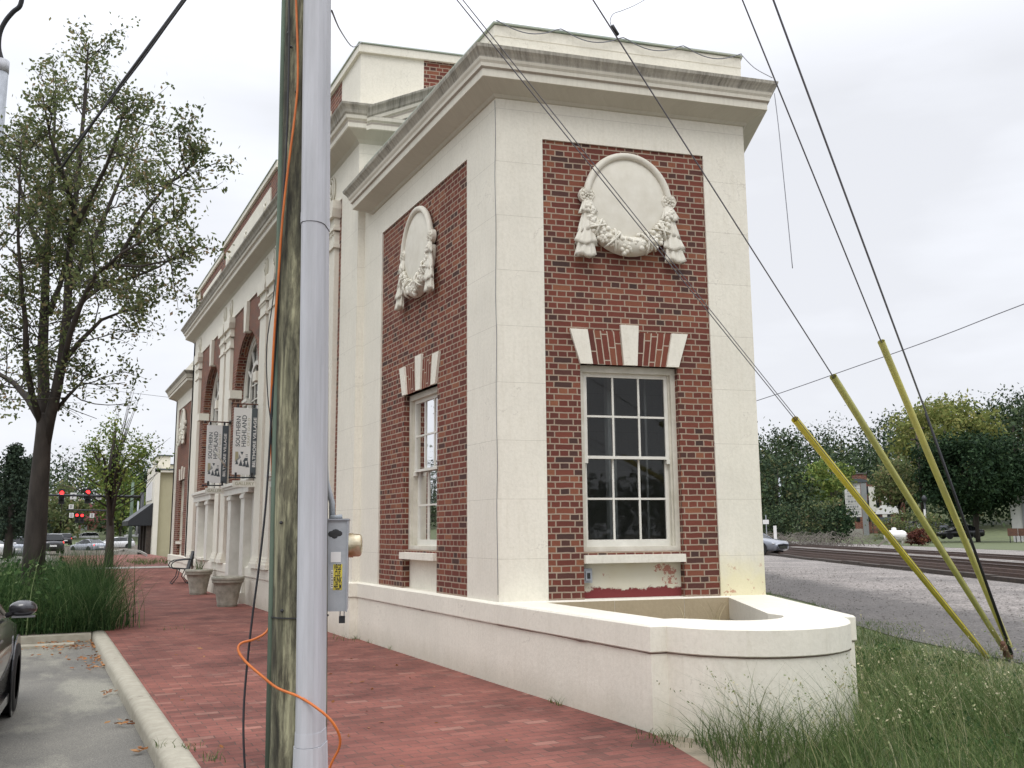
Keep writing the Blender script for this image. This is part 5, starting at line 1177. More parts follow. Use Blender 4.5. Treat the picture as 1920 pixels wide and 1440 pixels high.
# verge grass around the planter nose
def verge():
    n = 90000; t = rng.random(n); d = rng.uniform(1.1, 6.1, n); l = 1.5+t**1.7*26
    P = np.outer(d, np.array(WNn))+np.outer(l, np.array(W1)); x, y = P[:, 0], P[:, 1]
    edge = d > 5.3+rng.normal(0, .25, n)+.25*np.sin(l*1.7)
    inb = (x > X0-.1)&(x < 7.6)&(y > 5.6) # remove blades inside planter and building footprint
    ok = []
    for xi, yi in zip(x, y):
        s_ = True
        # right flank line of the planter/building
        dd = (xi-RC.x)*WNn.x+(yi-RC.y)*WNn.y
        if yi > 5.95 and dd < .06 and xi > 3.6: s_ = False
        elif (xi-5.24)**2+(yi-6.2)**2 < .80**2: s_ = False
        if yi <= 6.3 and xi < (3.75+(yi-4)*.27): s_ = False
        ok.append(s_)
    ok = np.array(ok)&~edge; x, y, d = x[ok], y[ok], d[ok]; n = len(x)
    near = np.exp(-((x-5.6)**2+(y-5.)**2)/5.); h = rng.uniform(.07, .24, n)+near*rng.uniform(.0, .5, n)+.05*np.sin(x*4+y*3); cl_ = (np.sin(x*5.3+np.sin(y*3.1)*1.5)*np.sin(y*4.7+np.sin(x*2.3)*2)); h *= 1+.55*cl_; h[d > 4.8] *= .5; h = np.clip(h, .03, .8)
    a = rng.normal(2.6, 1.6, n)+cl_*1.6; le = h*rng.uniform(.25, 1.15, n); return blades(np.stack([x, y, np.full(n, GZ-.02)], 1), h, np.stack([np.cos(a)*le, np.sin(a)*le], 1), rng.uniform(.0022, .0045, n)*(1+.12*np.hypot(x, y)/6), 3, 1.)
v, f = verge(); tag(npmesh('verge_grass', v, f, 'grass_blade'), 'long unmown grass growing between the planter and the gravel yard', 'grass', kind='stuff')
n = 2600; t = rng.random(n); cx_ = rng.uniform(4.5, 9.5, 70); cy_ = rng.uniform(4.2, 9.5, 70); k_ = rng.integers(0, 70, n)
x = cx_[k_]+rng.normal(0, .09, n); y = cy_[k_]+rng.normal(0, .09, n); kp = ((x-RC.x)*WNn.x+(y-RC.y)*WNn.y > .1)&((x-5.24)**2+(y-6.2)**2 > .85**2)&(x > 3.9+(y < 6)*.3); c = np.stack([x, y, rng.uniform(-.02, .16, n)], 1)[kp]
v, f = leafcloud(c, .026, 1, .4); tag(npmesh('verge_weeds', v, f, 'grass_bed'), 'low broadleaf weeds in patches among the verge grass', 'weeds', kind='stuff')
n = 5200; x = rng.uniform(4.2, 10, n); y = rng.uniform(4, 10.5, n); kp = ((x-RC.x)*WNn.x+(y-RC.y)*WNn.y > .08)&((x-5.24)**2+(y-6.2)**2 > .82**2); x, y = x[kp], y[kp]; n = len(x); a = rng.uniform(0, 6.28, n)
v, f = blades(np.stack([x, y, np.full(n, GZ)], 1), rng.uniform(.02, .13, n), np.stack([np.cos(a)*.14, np.sin(a)*.14], 1), np.full(n, .0028), 3, .6); tag(npmesh('dead_thatch', v, f, 'straw'), 'dry straw coloured thatch lying under the verge grass', 'grass', kind='stuff')
# wispy stems with pale seed heads leaning over the planter
n = 900; x = np.concatenate([rng.uniform(4.3, 7.4, 450), rng.uniform(5.6, 9.0, 450)]); y = np.concatenate([rng.uniform(4.1, 5.5, 450), rng.uniform(5.0, 7.8, 450)])
keep = ~(((x-5.24)**2+(y-6.2)**2 < .8**2)|((y > 5.95)&((x-RC.x)*WNn.x+(y-RC.y)*WNn.y < .08))); x, y = x[keep], y[keep]; n = len(x)
h = rng.uniform(.35, .78, n); a = rng.normal(2.7, .9, n); le = h*rng.uniform(.2, .75, n); lean = np.stack([np.cos(a)*le, np.sin(a)*le], 1)
b_ = np.stack([x, y, np.full(n, GZ)], 1); v, f = blades(b_, h, lean, np.full(n, .0019), 5, 1.)
tips_ = v.reshape(n, 12, 3)[:, 10, :]; t8 = v.reshape(n, 12, 3)[:, 8, :]; sh = np.concatenate([tips_+(t8-tips_)*k+rng.normal(0, .006, (n, 3)) for k in (0, .2, .4, .6, .8, 1.)]); sh = sh[np.tile(rng.random(n) < .40, 6)]
v2, f2 = leafcloud(sh, .011); v3 = np.concatenate([v, v2]); f3 = np.concatenate([f, f2+len(v)])
tag(npmesh('seed_stems', v3, f3, 'grass_stem'), 'tall wispy grass stems with pale seed heads in front of the planter', 'grass', kind='stuff')
# weeds: planter soil, base of walls, pavement edge
wp_ = [FE(1.9, .35, .5), FE(2.2, .5, .5), FE(2.3, .4, .5), FE(1.2, .3, .5), FE(.9, .15, .5), FE(2.1, .7, .5)]
bs = np.array([tuple(p) for p in wp_ for _ in range(5)])+rng.normal(0, .04, (30, 3))*np.array([1, 1, 0]); h = rng.uniform(.15, .42, 30); a = rng.uniform(0, 6.28, 30)
v, f = blades(bs, h, np.stack([np.cos(a)*h*.4, np.sin(a)*h*.4], 1), np.full(30, .0035), 4); tag(npmesh('planter_weeds', v, f, 'straw'), 'a few dry grass stalks growing out of the planter soil', 'weeds', kind='stuff')
pts = []
for (px, py, n_, s_) in ((640, 1196, 60, .22), (660, 1200, 30, .12), (748, 1218, 9, .05), (702, 1205, 8, .05), (1040, 1318, 8, .03), (1052, 1322, 14, .05), (1250, 1385, 60, .10), (1265, 1395, 60, .14), (350, 1405, 26, .06), (395, 1425, 20, .05), (310, 1400, 14, .05), (322, 1180, 20, .1)):
    g = G(px, py, 0)
    for _ in range(n_): pts.append((g.x+rng.normal(0, s_), g.y+rng.normal(0, s_), 0))
pts = np.array(pts); pts[:, 0] = np.where((pts[:, 1] > 6.2)&(pts[:, 0] > 3), np.minimum(pts[:, 0], X0-.06), pts[:, 0]); n = len(pts); h = rng.uniform(.03, .11, n); a = rng.uniform(0, 6.28, n)
v, f = blades(pts, h, np.stack([np.cos(a)*h*.7, np.sin(a)*h*.7], 1), np.full(n, .0035), 3); tag(npmesh('pavement_weeds', v, f, 'grass_blade'), 'small weeds sprouting along the foot of the wall and the kerb joints', 'weeds', kind='stuff')
n = 500; x = rng.uniform(3.2, 5.4, n); y = rng.uniform(36.5, 41, n); h = rng.uniform(.1, .4, n); a = rng.uniform(0, 6.28, n)
v, f = blades(np.stack([x, y, np.full(n, .40)], 1), h, np.stack([np.cos(a)*h*.7, np.sin(a)*h*.7], 1), np.full(n, .01), 3); tag(npmesh('side_weeds', v, f, 'grass_blade'), 'pale weeds beyond the far end of the bank along the pavement', 'weeds', kind='stuff')
# fallen leaves in the gutter
lp = []
for (px, py, n_, sx_, sy_) in ((150, 1212, 130, .30, .16), (120, 1205, 50, .4, .1), (175, 1235, 55, .14, .2), (180, 1250, 40, .1, .2), (207, 1300, 12, .06, .07), (235, 1357, 14, .07, .05), (262, 1408, 7, .05, .04), (90, 1228, 16, .3, .1)):
    g = G(px, py, -.1)
    for _ in range(n_): lp.append((min(g.x+rng.normal(0, sx_), .84), g.y+rng.normal(0, sy_), -.10+rng.uniform(0, .03)))
for _ in range(45): lp.append((rng.uniform(1.15, 3.9), rng.uniform(5, 16), .008))
v, f = leafcloud(np.array(lp), .034); vv = v.reshape(-1, 4, 3); cz = vv[:, :, 2].mean(1, keepdims=True); vv[:, :, 2] = cz+(vv[:, :, 2]-cz)*.35
tag(npmesh('fallen_leaves', vv.reshape(-1, 3), f, 'dead_leaf'), 'brown fallen leaves drifted in the gutter corner against the kerb', 'leaves', kind='stuff')
# loose stones over the yard
n = 5200; d = rng.uniform(5.2, 12, n); l = 3+rng.random(n)**1.6*35; s_ = rng.uniform(.008, .024, n)*(1+l/40)
o_ = np.array([[1, 0, 0], [0, 1, 0], [-1, 0, 0], [0, -1, 0], [0, 0, .7]]); c = np.outer(d, np.array(WNn))+np.outer(l, np.array(W1)); c[:, 2] = GZ+.002
v = (c[:, None, :]+o_[None]*s_[:, None, None]*rng.uniform(.6, 1.3, (n, 5, 1))).reshape(-1, 3); f = np.concatenate([np.arange(n)[:, None]*5+np.array([[a, b_, 4]]) for a, b_ in ((0, 1), (1, 2), (2, 3), (3, 0))])
tag(npmesh('loose_stones', v, f, 'gravel'), 'loose pale stones scattered over the gravel yard', 'stones', kind='stuff')
# ---------------------------------------------------------------- hills and woods
def polar(ang, r, z=0): a = R_(ang); return (r*math.sin(a), r*math.cos(a), z)
def hillmesh(name, a0, a1, prof):
    mb = MB(); na = 30; vs = []
    for i in range(na+1):
        a = a0+(a1-a0)*i/na
        for r, z in prof: vs.append(polar(a, r*(1+.05*math.sin(a*.31)), z*(1+.14*math.sin(a*.23+1))))
    n = len(prof); mb.add(vs, [(i*n+j, i*n+j+1, (i+1)*n+j+1, (i+1)*n+j) for i in range(na) for j in range(n-1)]); tag(mb.build(name, 'lawn'), kind='structure')
hillmesh('hill', 18, 100, [(120, -.3), (150, 2), (190, 9), (240, 16), (300, 17), (420, 14)])
hillmesh('hill', -60, 14, [(150, -.3), (190, 2), (240, 6), (300, 9), (420, 9)])
def woods(name, label, a0, a1, rows, mt, lsize, per, seed):
    g = np.random.default_rng(seed); C_ = []; tr = MB()
    for r, zg, h, w_, step in rows:
        a = a0
        while a < a1:
            hh = h*g.uniform(.75, 1.18); ww = w_*g.uniform(.8, 1.25); rr = r*(1+.05*math.sin(a*.31))+g.uniform(-6, 6); zz = zg*(1+.14*math.sin(a*.23+1))
            p = np.array(polar(a, rr, zz)); nC = 26
            for k in range(nC):
                d_ = g.normal(size=3); d_ /= np.linalg.norm(d_); q = p+np.array([0, 0, hh*.60])+d_*np.array([ww, ww, hh*.42])*g.uniform(.5, 1)**.5
                C_.append(q+g.normal(0, 1, (per, 3))*ww*.20)
            tr.tube([tuple(p-np.array([0, 0, 1])), tuple(p+np.array([0, 0, hh*.7]))], [.35, .15], 5)
            a += math.degrees(step/r)*g.uniform(.7, 1.3)
    v, f = leafcloud(np.concatenate(C_), lsize); root = thing(name, label, 'woods', (0, 100, 0)); root['kind'] = 'stuff'
    npmesh('crown', v, f, mt, root, root.location)['kind'] = 'stuff'; tr.build('trunks', 'bark', root)['kind'] = 'stuff'
woods('hillside_woods', 'dark wooded hillside rising behind the railway on the right', 21, 74, [(140, .5, 9, 5.5, 8), (165, 3, 11, 6, 8), (190, 7, 12, 6.5, 8), (215, 11, 13, 7, 8.5), (240, 15, 12.5, 7.5, 9)], 'leaf_wood', .36, 50, 21)
woods('reflection_woods', 'unseen row of trees added behind the viewpoint to feed reflections in the window glass', 130, 215, [(95, 0, 9, 5, 6)], 'leaf_wood', .36, 55, 23)  # out-of-view tree row added so the panes have something to reflect
woods('far_woods', 'dark trees massed beyond the street junction on the left', -22, 13, [(186, 0, 9, 5.5, 8), (210, 2, 11.5, 6.5, 8.5), (235, 4, 13, 7, 9)], 'leaf_wood', .36, 45, 22)
def gt(x, dist, z=None):      # ground point along a photo column at a distance
    r = ray(x, 990); r.z = 0; r.normalize(); p = r*dist; return (p.x, p.y, 0 if z is None else z)
clump_tree('round_tree', 'dense dark round tree standing on the grass strip beside the parked dark car', 'tree', gt(1832, 108.5), 11.3, 2.5, 4.9, 4.45, 'leaf_dark', 0.2, 300, 75, 5, 'bark', None, .25, .22)
clump_tree('yellow_tree', 'bright yellow green tree showing above the dark round tree', 'tree', gt(1785, 139.2), 19.0, 7.25, 6.3, 5.4, 'leaf_yellow', 0.30, 190, 45, 6, 'bark_pale', None, .3, .24)
clump_tree('broadleaf_tree', 'light green tree with twin tops left of the white shopping sign', 'tree', gt(1528, 113.4), 8.64, 3.51, 2.7, 2.16, 'leaf_light', 0.239, 70, 26, 7, 'bark_pale', 'trees beyond the tracks', .18, .25)
clump_tree('broadleaf_tree', 'pale green pollarded tree just right of its twin beyond the tracks', 'tree', gt(1562, 116.1), 9.32, 3.78, 2.7, 2.03, 'leaf_light', 0.239, 60, 26, 8, 'bark_pale', 'trees beyond the tracks', .18, .25)
clump_tree('broadleaf_tree', 'thin mid green tree between the white shopping sign and the dark round tree', 'tree', gt(1690, 112.0), 9.24, 3.36, 2.4, 2.6, 'leaf_big', 0.208, 100, 26, 9, 'bark', 'trees beyond the tracks', .16, .3)
clump_tree('broadleaf_tree', 'bushy reddish green tree behind the corner of the bank', 'tree', gt(1462, 105.3), 8.91, 1.89, 3.51, 3.51, 'leaf_wood', 0.239, 110, 26, 10, 'bark', 'trees beyond the tracks', .16, .3)
clump_tree('broadleaf_tree', 'tall dark tree at the right edge behind the white pylon', 'tree', gt(1915, 143.0), 17.55, 5.2, 6.5, 6.76, 'leaf_wood', 0.351, 120, 26, 12, 'bark', 'trees beyond the tracks', .3, .25)
for i, (x, d_, h_, r_, mt_n, lb) in enumerate(((1568, 72, 2.9, 1.4, 'leaf_dark', 'dark rounded bush beside the foot of the shopping sign'), (1500, 70, 3.4, 2.2, 'leaf_wood', 'mid green bush in the thicket beyond the tracks'), (1545, 74, 3.2, 2.0, 'leaf_big', 'green bush between the lamp post and the dark bush'), (1440, 68, 2.6, 1.8, 'leaf_wood', 'scrubby bush just visible past the corner of the bank'), (1700, 76, 2.6, 2.2, 'leaf_big', 'low green hedge bush behind the chain link fence'))):
    clump_tree('bush', lb, 'bush', gt(x, d_*1.35), h_*1.3, .6, r_*1.35, h_*.6, mt_n, .15, 80, 28, 30+i, 'bark', 'bushes beyond the tracks', .06, .28, 4)
clump_tree('red_shrub', 'small reddish shrub beside the white gas tank', 'shrub', gt(1725, 88), 1.35, .25, 1.0, .62, 'leaf_red', .10, 50, 34, 41, 'bark', None, .03, .3, 3)
# brush pile
mb = MB(); rr = random.Random(9); c0 = V(gt(1500, 84))
for i in range(150):
    a = c0+RH*rr.gauss(0, 3.4)+FH_*rr.gauss(0, .8); t = rr.choice((-1, 1))*rr.uniform(.6, 2.2); mb.tube([a, a+RH*t*.5+V((0, 0, rr.uniform(.6, 1.3))), a+RH*t*1.3+V((0, 0, rr.uniform(.0, 1.1)))], [.03, .02, .008], 4)
tag(mb.build('brush_pile', 'bark_pale'), 'tangled heap of bare pale branches beyond the tracks', 'brush', kind='stuff')
# conifers far left
def conifer(x, d_, h_, label, seed):
    p = gt(x, d_); root = thing('conifer', label, 'tree', p, 0, 'conifers across the street'); g = np.random.default_rng(seed); mb = MB(); mb.tube([p, (p[0], p[1], h_)], [.3, .03], 7); mb.build('trunk', 'bark', root, True); C_ = []
    for k in range(40):
        z = h_*(.18+.8*k/40); L = (1-z/h_)*h_*.30+.3
        for j in range(6):
            a = g.uniform(0, 6.28); t = np.linspace(.15, 1, 16); q = np.stack([p[0]+np.cos(a)*L*t, p[1]+np.sin(a)*L*t, z-.25*L*t*t+.1*L*t], 1); C_.append(np.repeat(q, 2, 0)+g.normal(0, .12, (32, 3)))
    v, f = leafcloud(np.concatenate(C_), .11); npmesh('crown', v, f, 'leaf_conifer', root, p)
conifer(18, 70, 7.6, 'dark conifer with layered boughs at the left edge across the street', 1)
conifer(46, 92, 8.4, 'thinner greyer conifer between the edge conifer and the big tree trunk', 2)
clump_tree('broadleaf_tree', 'mid green tree behind the traffic signals left of the brick gatehouse', 'tree', gt(112, 172), 9.5, 2, 4.6, 4.2, 'leaf_big', .34, 110, 26, 51, 'bark', 'trees across the street', .25, .26)
clump_tree('broadleaf_tree', 'green tree between the brick gatehouse and the street tree', 'tree', gt(226, 170), 12.5, 2, 4.0, 5.4, 'leaf_light', .34, 90, 26, 52, 'bark', 'trees across the street', .25, .26)
clump_tree('broadleaf_tree', 'dark tree close against the yellow shop building', 'tree', gt(262, 180), 14.5, 2, 5, 6.2, 'leaf_wood', .36, 110, 26, 53, 'bark', 'trees across the street', .25, .26)
# ---------------------------------------------------------------- vehicles
def car(label, paint, loc, heading, kind='hatch', group=None, tails=False, detail=1):
    """local +x is forward; heading in degrees clockwise from +Y"""
    k = {'hatch': 1., 'suv': 1.13, 'sedan': .98}[kind]
    root = thing('parked_car' if not tails else 'car', label, 'car', (0, 0, 0), 0, group)
    st = [(2.30, .58, .34, .48, .60), (2.22, .74, .26, .5, .68), (2.0, .85, .2, .55, .78), (1.5, .89, .19, .58, .87), (1.05, .90, .19, .6, .93), (.6, .905, .19, .62, .96), (-.6, .905, .19, .63, .985), (-1.5, .90, .19, .65, 1.0), (-2.0, .87, .22, .66, .985 if kind != 'sedan' else .97), (-2.22, .80, .30, .62, .9), (-2.32, .66, .40, .6, .78)]
    mb = MB(); vs = []; m_ = 12
    for x, w_, zl, zm, zt in st:
        h = [(.0, zl), (w_*.86, zl), (w_*.97, zl+.10), (w_, zm), (w_*.985, zt-.07), (w_*.90, zt-.005)]
        sec = h+[(0, zt+.03)]+[(-a, z) for a, z in reversed(h[1:])]
        vs += [(x, a, z*k) for a, z in sec]
    m_ = 12; n = len(st)
    mb.add(vs, [(i*m_+j, i*m_+(j+1) % m_, (i+1)*m_+(j+1) % m_, (i+1)*m_+j) for i in range(n-1) for j in range(m_)]+[tuple(range(m_)), tuple(range((n-1)*m_, n*m_))])
    body = mb.build('body', paint, root, True)
    gh = {'hatch': [(1.05, .80, .92, .80, .925), (.25, .84, .95, .62, 1.36), (-.3, .85, .97, .63, 1.44), (-1.3, .85, .99, .61, 1.42), (-1.75, .82, .99, .60, 1.34), (-2.1, .78, .97, .74, 1.0)],
          'suv': [(1.0, .80, .93, .80, .935), (.35, .84, .95, .66, 1.34), (-.2, .85, .97, .68, 1.45), (-1.7, .85, .99, .66, 1.44), (-2.0, .82, .99, .66, 1.38), (-2.2, .80, .95, .76, .99)],
          'sedan': [(1.0, .80, .92, .80, .925), (.2, .84, .95, .60, 1.36), (-.3, .85, .97, .62, 1.43), (-.9, .85, .98, .60, 1.40), (-1.75, .80, .98, .74, 1.0)]}[kind]
    mb = MB(); vs = []
    for x, wb, zb, wt, zt in gh: vs += [(x, wb, zb*k), (x, wt, zt*k), (x, -wt, zt*k), (x, -wb, zb*k)]
    mb.add(vs, [(4*i+j, 4*i+j+1, 4*i+5+j, 4*i+4+j) for i in range(len(gh)-1) for j in range(3)]); mb.build('windows', 'car_glass', root)
    mb = MB(); vs = []; rf = gh[1:-1]
    for i, (x, wb, zb, wt, zt) in enumerate(rf):
        x = x-.06 if i == 0 else x; vs += [(x, wt+.012, zt*k-.03), (x, wt-.03, zt*k+.012), (x, 0, zt*k+.035), (x, -wt+.03, zt*k+.012), (x, -wt-.012, zt*k-.03)]
    mb.add(vs, [(5*i+j, 5*i+j+1, 5*i+6+j, 5*i+5+j) for i in range(len(rf)-1) for j in range(4)]); mb.build('roof', paint, root, True)
    for s_ in (-1, 1):
        for a, b_ in ((0, 1), (len(gh)-2, len(gh)-1)):
            p, q = gh[a], gh[b_]; mb = MB(); mb.tube([(p[0], s_*(p[3]+.005), p[4]*k), (q[0], s_*(q[3]+.005), q[4]*k)], .03, 6); mb.build('pillar', paint, root, True)
        for i in (2, 3):
            if i < len(gh)-1: p = gh[i]; mb = MB(); mb.tube([(p[0]+.05, s_*(p[1]+.004), p[2]*k), (p[0], s_*(p[3]+.006), p[4]*k)], .028, 5); mb.build('pillar', 'car_black', root)
        for x in (1.38, -1.38):
            mb = MB(); mb.lathe([(.385, .90), (.385, .912)], (x, 0, .335), 24, axis='y') if s_ > 0 else mb.lathe([(.385, -.912), (.385, -.90)], (x, 0, .335), 24, axis='y'); mb.build('wheel_arch', 'car_black', root)
            mb = MB(); y0, y1 = (.70, .925) if s_ > 0 else (-.925, -.70)
            mb.lathe([(.20, y0), (.30, y0), (.33, y0+.03), (.33, y1-.03), (.30, y1), (.215, y1-s_*0)], (x, 0, .33), 24, axis='y'); t_ = mb.build('wheel', 'tyre', root, True)
            mb = MB(); yy = s_*.928; mb.lathe([(.215, yy-s_*.004), (.19, yy-s_*.02), (.05, yy-s_*.012), (.01, yy-s_*.004)], (x, 0, .33), 20, axis='y'); mb.build('rim', 'rim', t_, True)
        mb = MB(); mb.sphere((.62, s_*.99, 1.01*k), .1, 12, 8, (.75, 1.15, .72)); mb.tube([(.66, s_*.86, .95*k), (.62, s_*.96, .99*k)], .025, 6); m2 = mb.build('mirror', paint, root, True)
        mb = MB(); mb.box(.55, .62, *sorted((s_*.91, s_*1.09)), .935*k, .95*k); mb.build('mirror_trim', 'rim', m2)
        mb = MB(); mb.sphere((2.12, s_*.66, .62*k), .14, 10, 6, (.8, 1.1, .55)); mb.build('headlight', 'rim', root, True)
        mb = MB(); mb.sphere((-2.19, s_*.72, .80*k), .11, 10, 6, (.6, 1., 1.15)); mb.build('tail_light', 'tail_red' if tails else 'red_paint', root, True)
        if detail:
            mb = MB(); mb.tube([(-.32, s_*.909, .80*k), (-.16, s_*.915, .81*k)], .014, 5); mb.build('door_handle', paint, root)
            mb = MB(); mb.box(-.95, .95, *sorted((s_*.80, s_*.898)), .17*k, .25*k); mb.build('sill_trim', 'car_black', root)
    mb = MB(); mb.box(-2.36, -2.30, -.26, .26, .52*k, .64*k); mb.build('number_plate', 'sign_white', root)
    mb = MB(); mb.box(2.285, 2.32, -.42, .42, .32*k, .50*k); mb.build('grille', 'car_black', root)
    root.location = loc; root.rotation_euler = (0, 0, R_(90-heading)); return root
near = car('dark glossy parked car cut off by the left edge of the photo', 'car_dark', (-1.10, 8.90, -.12), 4.0, 'hatch')
car('silver grey car just poking out past the right corner of the bank', 'car_grey', tuple(D(1408, 1038, 57)), 166, 'sedan', None)
GRP = 'cars queuing at the street junction'
def cx(x, yb, d_, hd, label, paint, kind, tails): car(label, paint, tuple(D(x, yb, d_)), hd, kind, GRP, tails, 0)
cx(-6, 1046, 66, 6, 'white car at the very left edge waiting with its brake lights on', 'car_white', 'sedan', True)
cx(27, 1045, 74, -4, 'silver sport utility car with lit tail lights left of the big tree trunk', 'car_silver', 'suv', True)
cx(92, 1038, 78, -6, 'dark car half hidden by the big tree trunk, one red light showing', 'car_dark', 'suv', True)
cx(119, 1022, 132, -4, 'black car with a pale roof and two red tail lights under the signals', 'car_black', 'suv', True)
cx(157, 1017, 158, 262, 'white sport utility car seen from the side under the traffic signals', 'car_white', 'suv', False)
cx(165, 1036, 100, 330, 'low silver car behind the grass between the two tree trunks', 'car_silver', 'sedan', True)
cx(213, 1030, 112, 250, 'white car passing behind the street tree trunk', 'car_white', 'hatch', False)
cx(258, 1011, 165, 266, 'white sedan on the rise left of the yellow shop building', 'car_white', 'sedan', False)
GR2 = 'cars parked beyond the tracks'
car('dark blue black car parked behind the round tree trunk', 'car_black', tuple(D(1800, 1010, 98)), 300, 'sedan', GR2)
car('dark car parked behind the chain link fence left of the lamp post', 'car_dark', tuple(D(1724, 1000, 118)), 292, 'suv', GR2)
car('grey car parked right of the fence post, only its tail showing', 'car_silver', tuple(D(1745, 999, 124)), 292, 'sedan', GR2)
# ---------------------------------------------------------------- beyond the tracks
def local(x, yb, d_):         # frame facing the camera at a photo point
    c = D(x, yb, d_); f_ = V((c.x, c.y, 0)).normalized(); r_ = V((f_.y, -f_.x, 0)); return c, (lambda a, o, z: c+r_*a-f_*o+V((0, 0, z))), d_/F_PX
c, F, u = local(1680, 1018, 84)
tk = thing('gas_tank', 'white horizontal gas tank with a small dome beyond the tracks', 'tank', c)
mb = MB(F); L, r = 1.0, .50
mb.lathe([(.02, -L), (.22, -L+.03), (.40, -L+.16), (r, -L+.38), (r, L-.38), (.40, L-.16), (.22, L-.03), (.02, L)], (0, 0, .62), 24, axis='x'); mb.build('shell', 'sign_white', tk, True)
mb = MB(F); mb.lathe([(.22, 1.08), (.22, 1.28), (.16, 1.36), (.02, 1.38)], (-.1, 0, 0), 16); mb.build('dome', 'sign_white', tk, True)
for a in (-.55, .55): mb = MB(F); mb.box(a-.08, a+.08, -.35, .35, -.1, .25); mb.build('saddle', 'concrete', tk)
c, F, u = local(1610, 1004, 112)
sg = thing('shopping_sign', 'tall white shopping centre sign with tenant panels and a grey side column', 'sign', c)
H_ = 106*u
mb = MB(F); mb.box(-20*u, 8*u, -.25, .25, 2.2, H_-.5); pn = mb.build('panel', 'sign_white', sg)
mb = MB(F)
for i in range(6): z = 2.5+i*.62; mb.box(-19*u, 7*u, .26, .28, z, z+.03)
mb.build('divider', 'sign_grey', pn)
mb = MB(F)
for i in range(6):
    z = 2.62+i*.62; rr = random.Random(i); a = -15*u
    while a < 3*u: w_ = rr.uniform(.08, .25); mb.box(a, a+w_, .27, .285, z+.1, z+.32); a += w_+.08
mb.build('panel_pattern', 'sign_grey', pn)
mb = MB(F); mb.box(9*u, 19*u, -.4, .4, 0, H_-.3); mb.build('column', 'sign_grey', sg)
mb = MB(F); mb.prism([(-21*u+42*u*i/12, H_-.35+.35*math.sin(math.pi*(.25+.6*i/12))) for i in range(13)]+[(21*u, H_-.45), (-21*u, H_-.5)], -.5, .5); mb.build('curved_cap', 'sign_dark', sg)
mb = MB(F); mb.box(-20*u, 8*u, -.3, .3, -.2, .8); mb.box(-19*u, -14*u, -.2, .2, .8, 2.2); mb.build('base', 'concrete', sg)
c, F, u = local(1655, 1000, 128)
bb = thing('brick_block', 'red brick and white building behind the shopping sign', 'building', c)
mb = MB(F); mb.box(-48*u, -22*u, -6, 0, 0, 112*u); mb.box(-22*u, 42*u, -6, -.3, 0, 92*u); mb.build('wall', 'brick_far', bb)
mb = MB(F); mb.box(-20*u, -4*u, -.3, .05, 40*u, 88*u); mb.box(2*u, 12*u, -.3, .05, 20*u, 70*u); mb.build('white_bay', 'white_wood', bb)
for i in range(5):
    for j in range(3): w_ = MB(F); a = (-44+i*18)*u; z = (22+j*26)*u; w_.box(a, a+6*u, -.3, .08, z, z+14*u); w_.build('window', 'car_glass', bb)
mb = MB(F); mb.box(-49*u, -21*u, -6.2, .15, 112*u, 114*u); mb.build('roof', 'roofing', bb)
c, F, u = local(1672, 1000, 118)
tn = thing('canopy_tent', 'white sloping canopy roof over a dark blue stall beside the shopping sign', 'canopy', c)
mb = MB(F); mb.prism([(-28*u, 36*u), (22*u, 36*u), (14*u, 52*u), (-16*u, 52*u)], -4, 0); mb.build('roof', 'sign_white', tn)
mb = MB(F); mb.box(-34*u, 10*u, -3, 1, 22*u, 30*u); mb.build('awning', 'sign_dark', tn)
for a in (-32, -12, 8): mb = MB(F); mb.tube([(a*u, .9, 0), (a*u, .9, 22*u)], .06, 6); mb.build('post', 'steel_dark', tn)
for i, (x, d_, n_, lb) in enumerate(((1722, 108, 13, 'left stretch of grey chain link fence behind the parked cars'), )):
    c, F, u = local(1790, 1000, 124); fn_ = thing('chain_link_fence', lb, 'fence', c)
    mb = MB(F)
    for k in range(15): a = (-110+k*16)*u; mb.tube([(a, 0, -.5), (a, 0, 1.6)], .04, 5)
    mb.build('posts', 'galv', fn_); mb = MB(F); mb.tube([(-110*u, 0, 1.58), (114*u, 0, 1.58)], .03, 5)
    for k in range(150): a = (-110+k*1.5)*u; mb.tube([(a, 0, 0), (a+.9, 0, 1.55)], .008, 3); mb.tube([(a+.9, 0, 0), (a, 0, 1.55)], .008, 3)
    mb.build('mesh', 'galv', fn_)['kind'] = 'stuff'
c, F, u = local(1890, 1000, 128); mb = MB(F); mb.box(-40*u, 60*u, -.3, 0, -.5, 17*u)
tag(mb.build('low_wall', 'concrete'), 'long low grey concrete wall behind the brown signs at the right edge', 'wall')
c, F, u = local(1912, 1012, 96)
py = thing('white_pylon', 'tall white pylon with a brown cap at the right edge of the photo', 'pylon', c)
H_ = 142*u; mb = MB(F); mb.prism([(-10*u, -.3), (14*u, -.3), (16*u, H_), (-14*u, H_)], -1, 0); mb.build('shaft', 'sign_white', py)
mb = MB(F); mb.box(-16*u, 18*u, -1.1, .1, H_, H_+6*u); mb.build('cap', 'rust', py)
mb = MB(F); mb.box(8*u, 14*u, .0, .12, 0, H_-.1); mb.build('side_strip', 'sign_grey', py)
for i, (x, lb) in enumerate(((1900, 'left of the two brown signs on thin posts at the foot of the white pylon'), (1920, 'right brown sign at the foot of the white pylon, cut by the photo edge'))):
    c, F, u = local(x, 1013, 90); bs_ = thing('brown_sign', lb, 'sign', c, 0, 'brown signs at the right edge')
    mb = MB(F); mb.box(-8.5*u, 8.5*u, -.05, .05, 8*u, 22*u); mb.build('board', 'rust', bs_)
    for a in (-5, 5): mb = MB(F); mb.tube([(a*u, -.08, -.3), (a*u, -.08, 20*u)], .05, 6); mb.build('post', 'steel_dark', bs_)
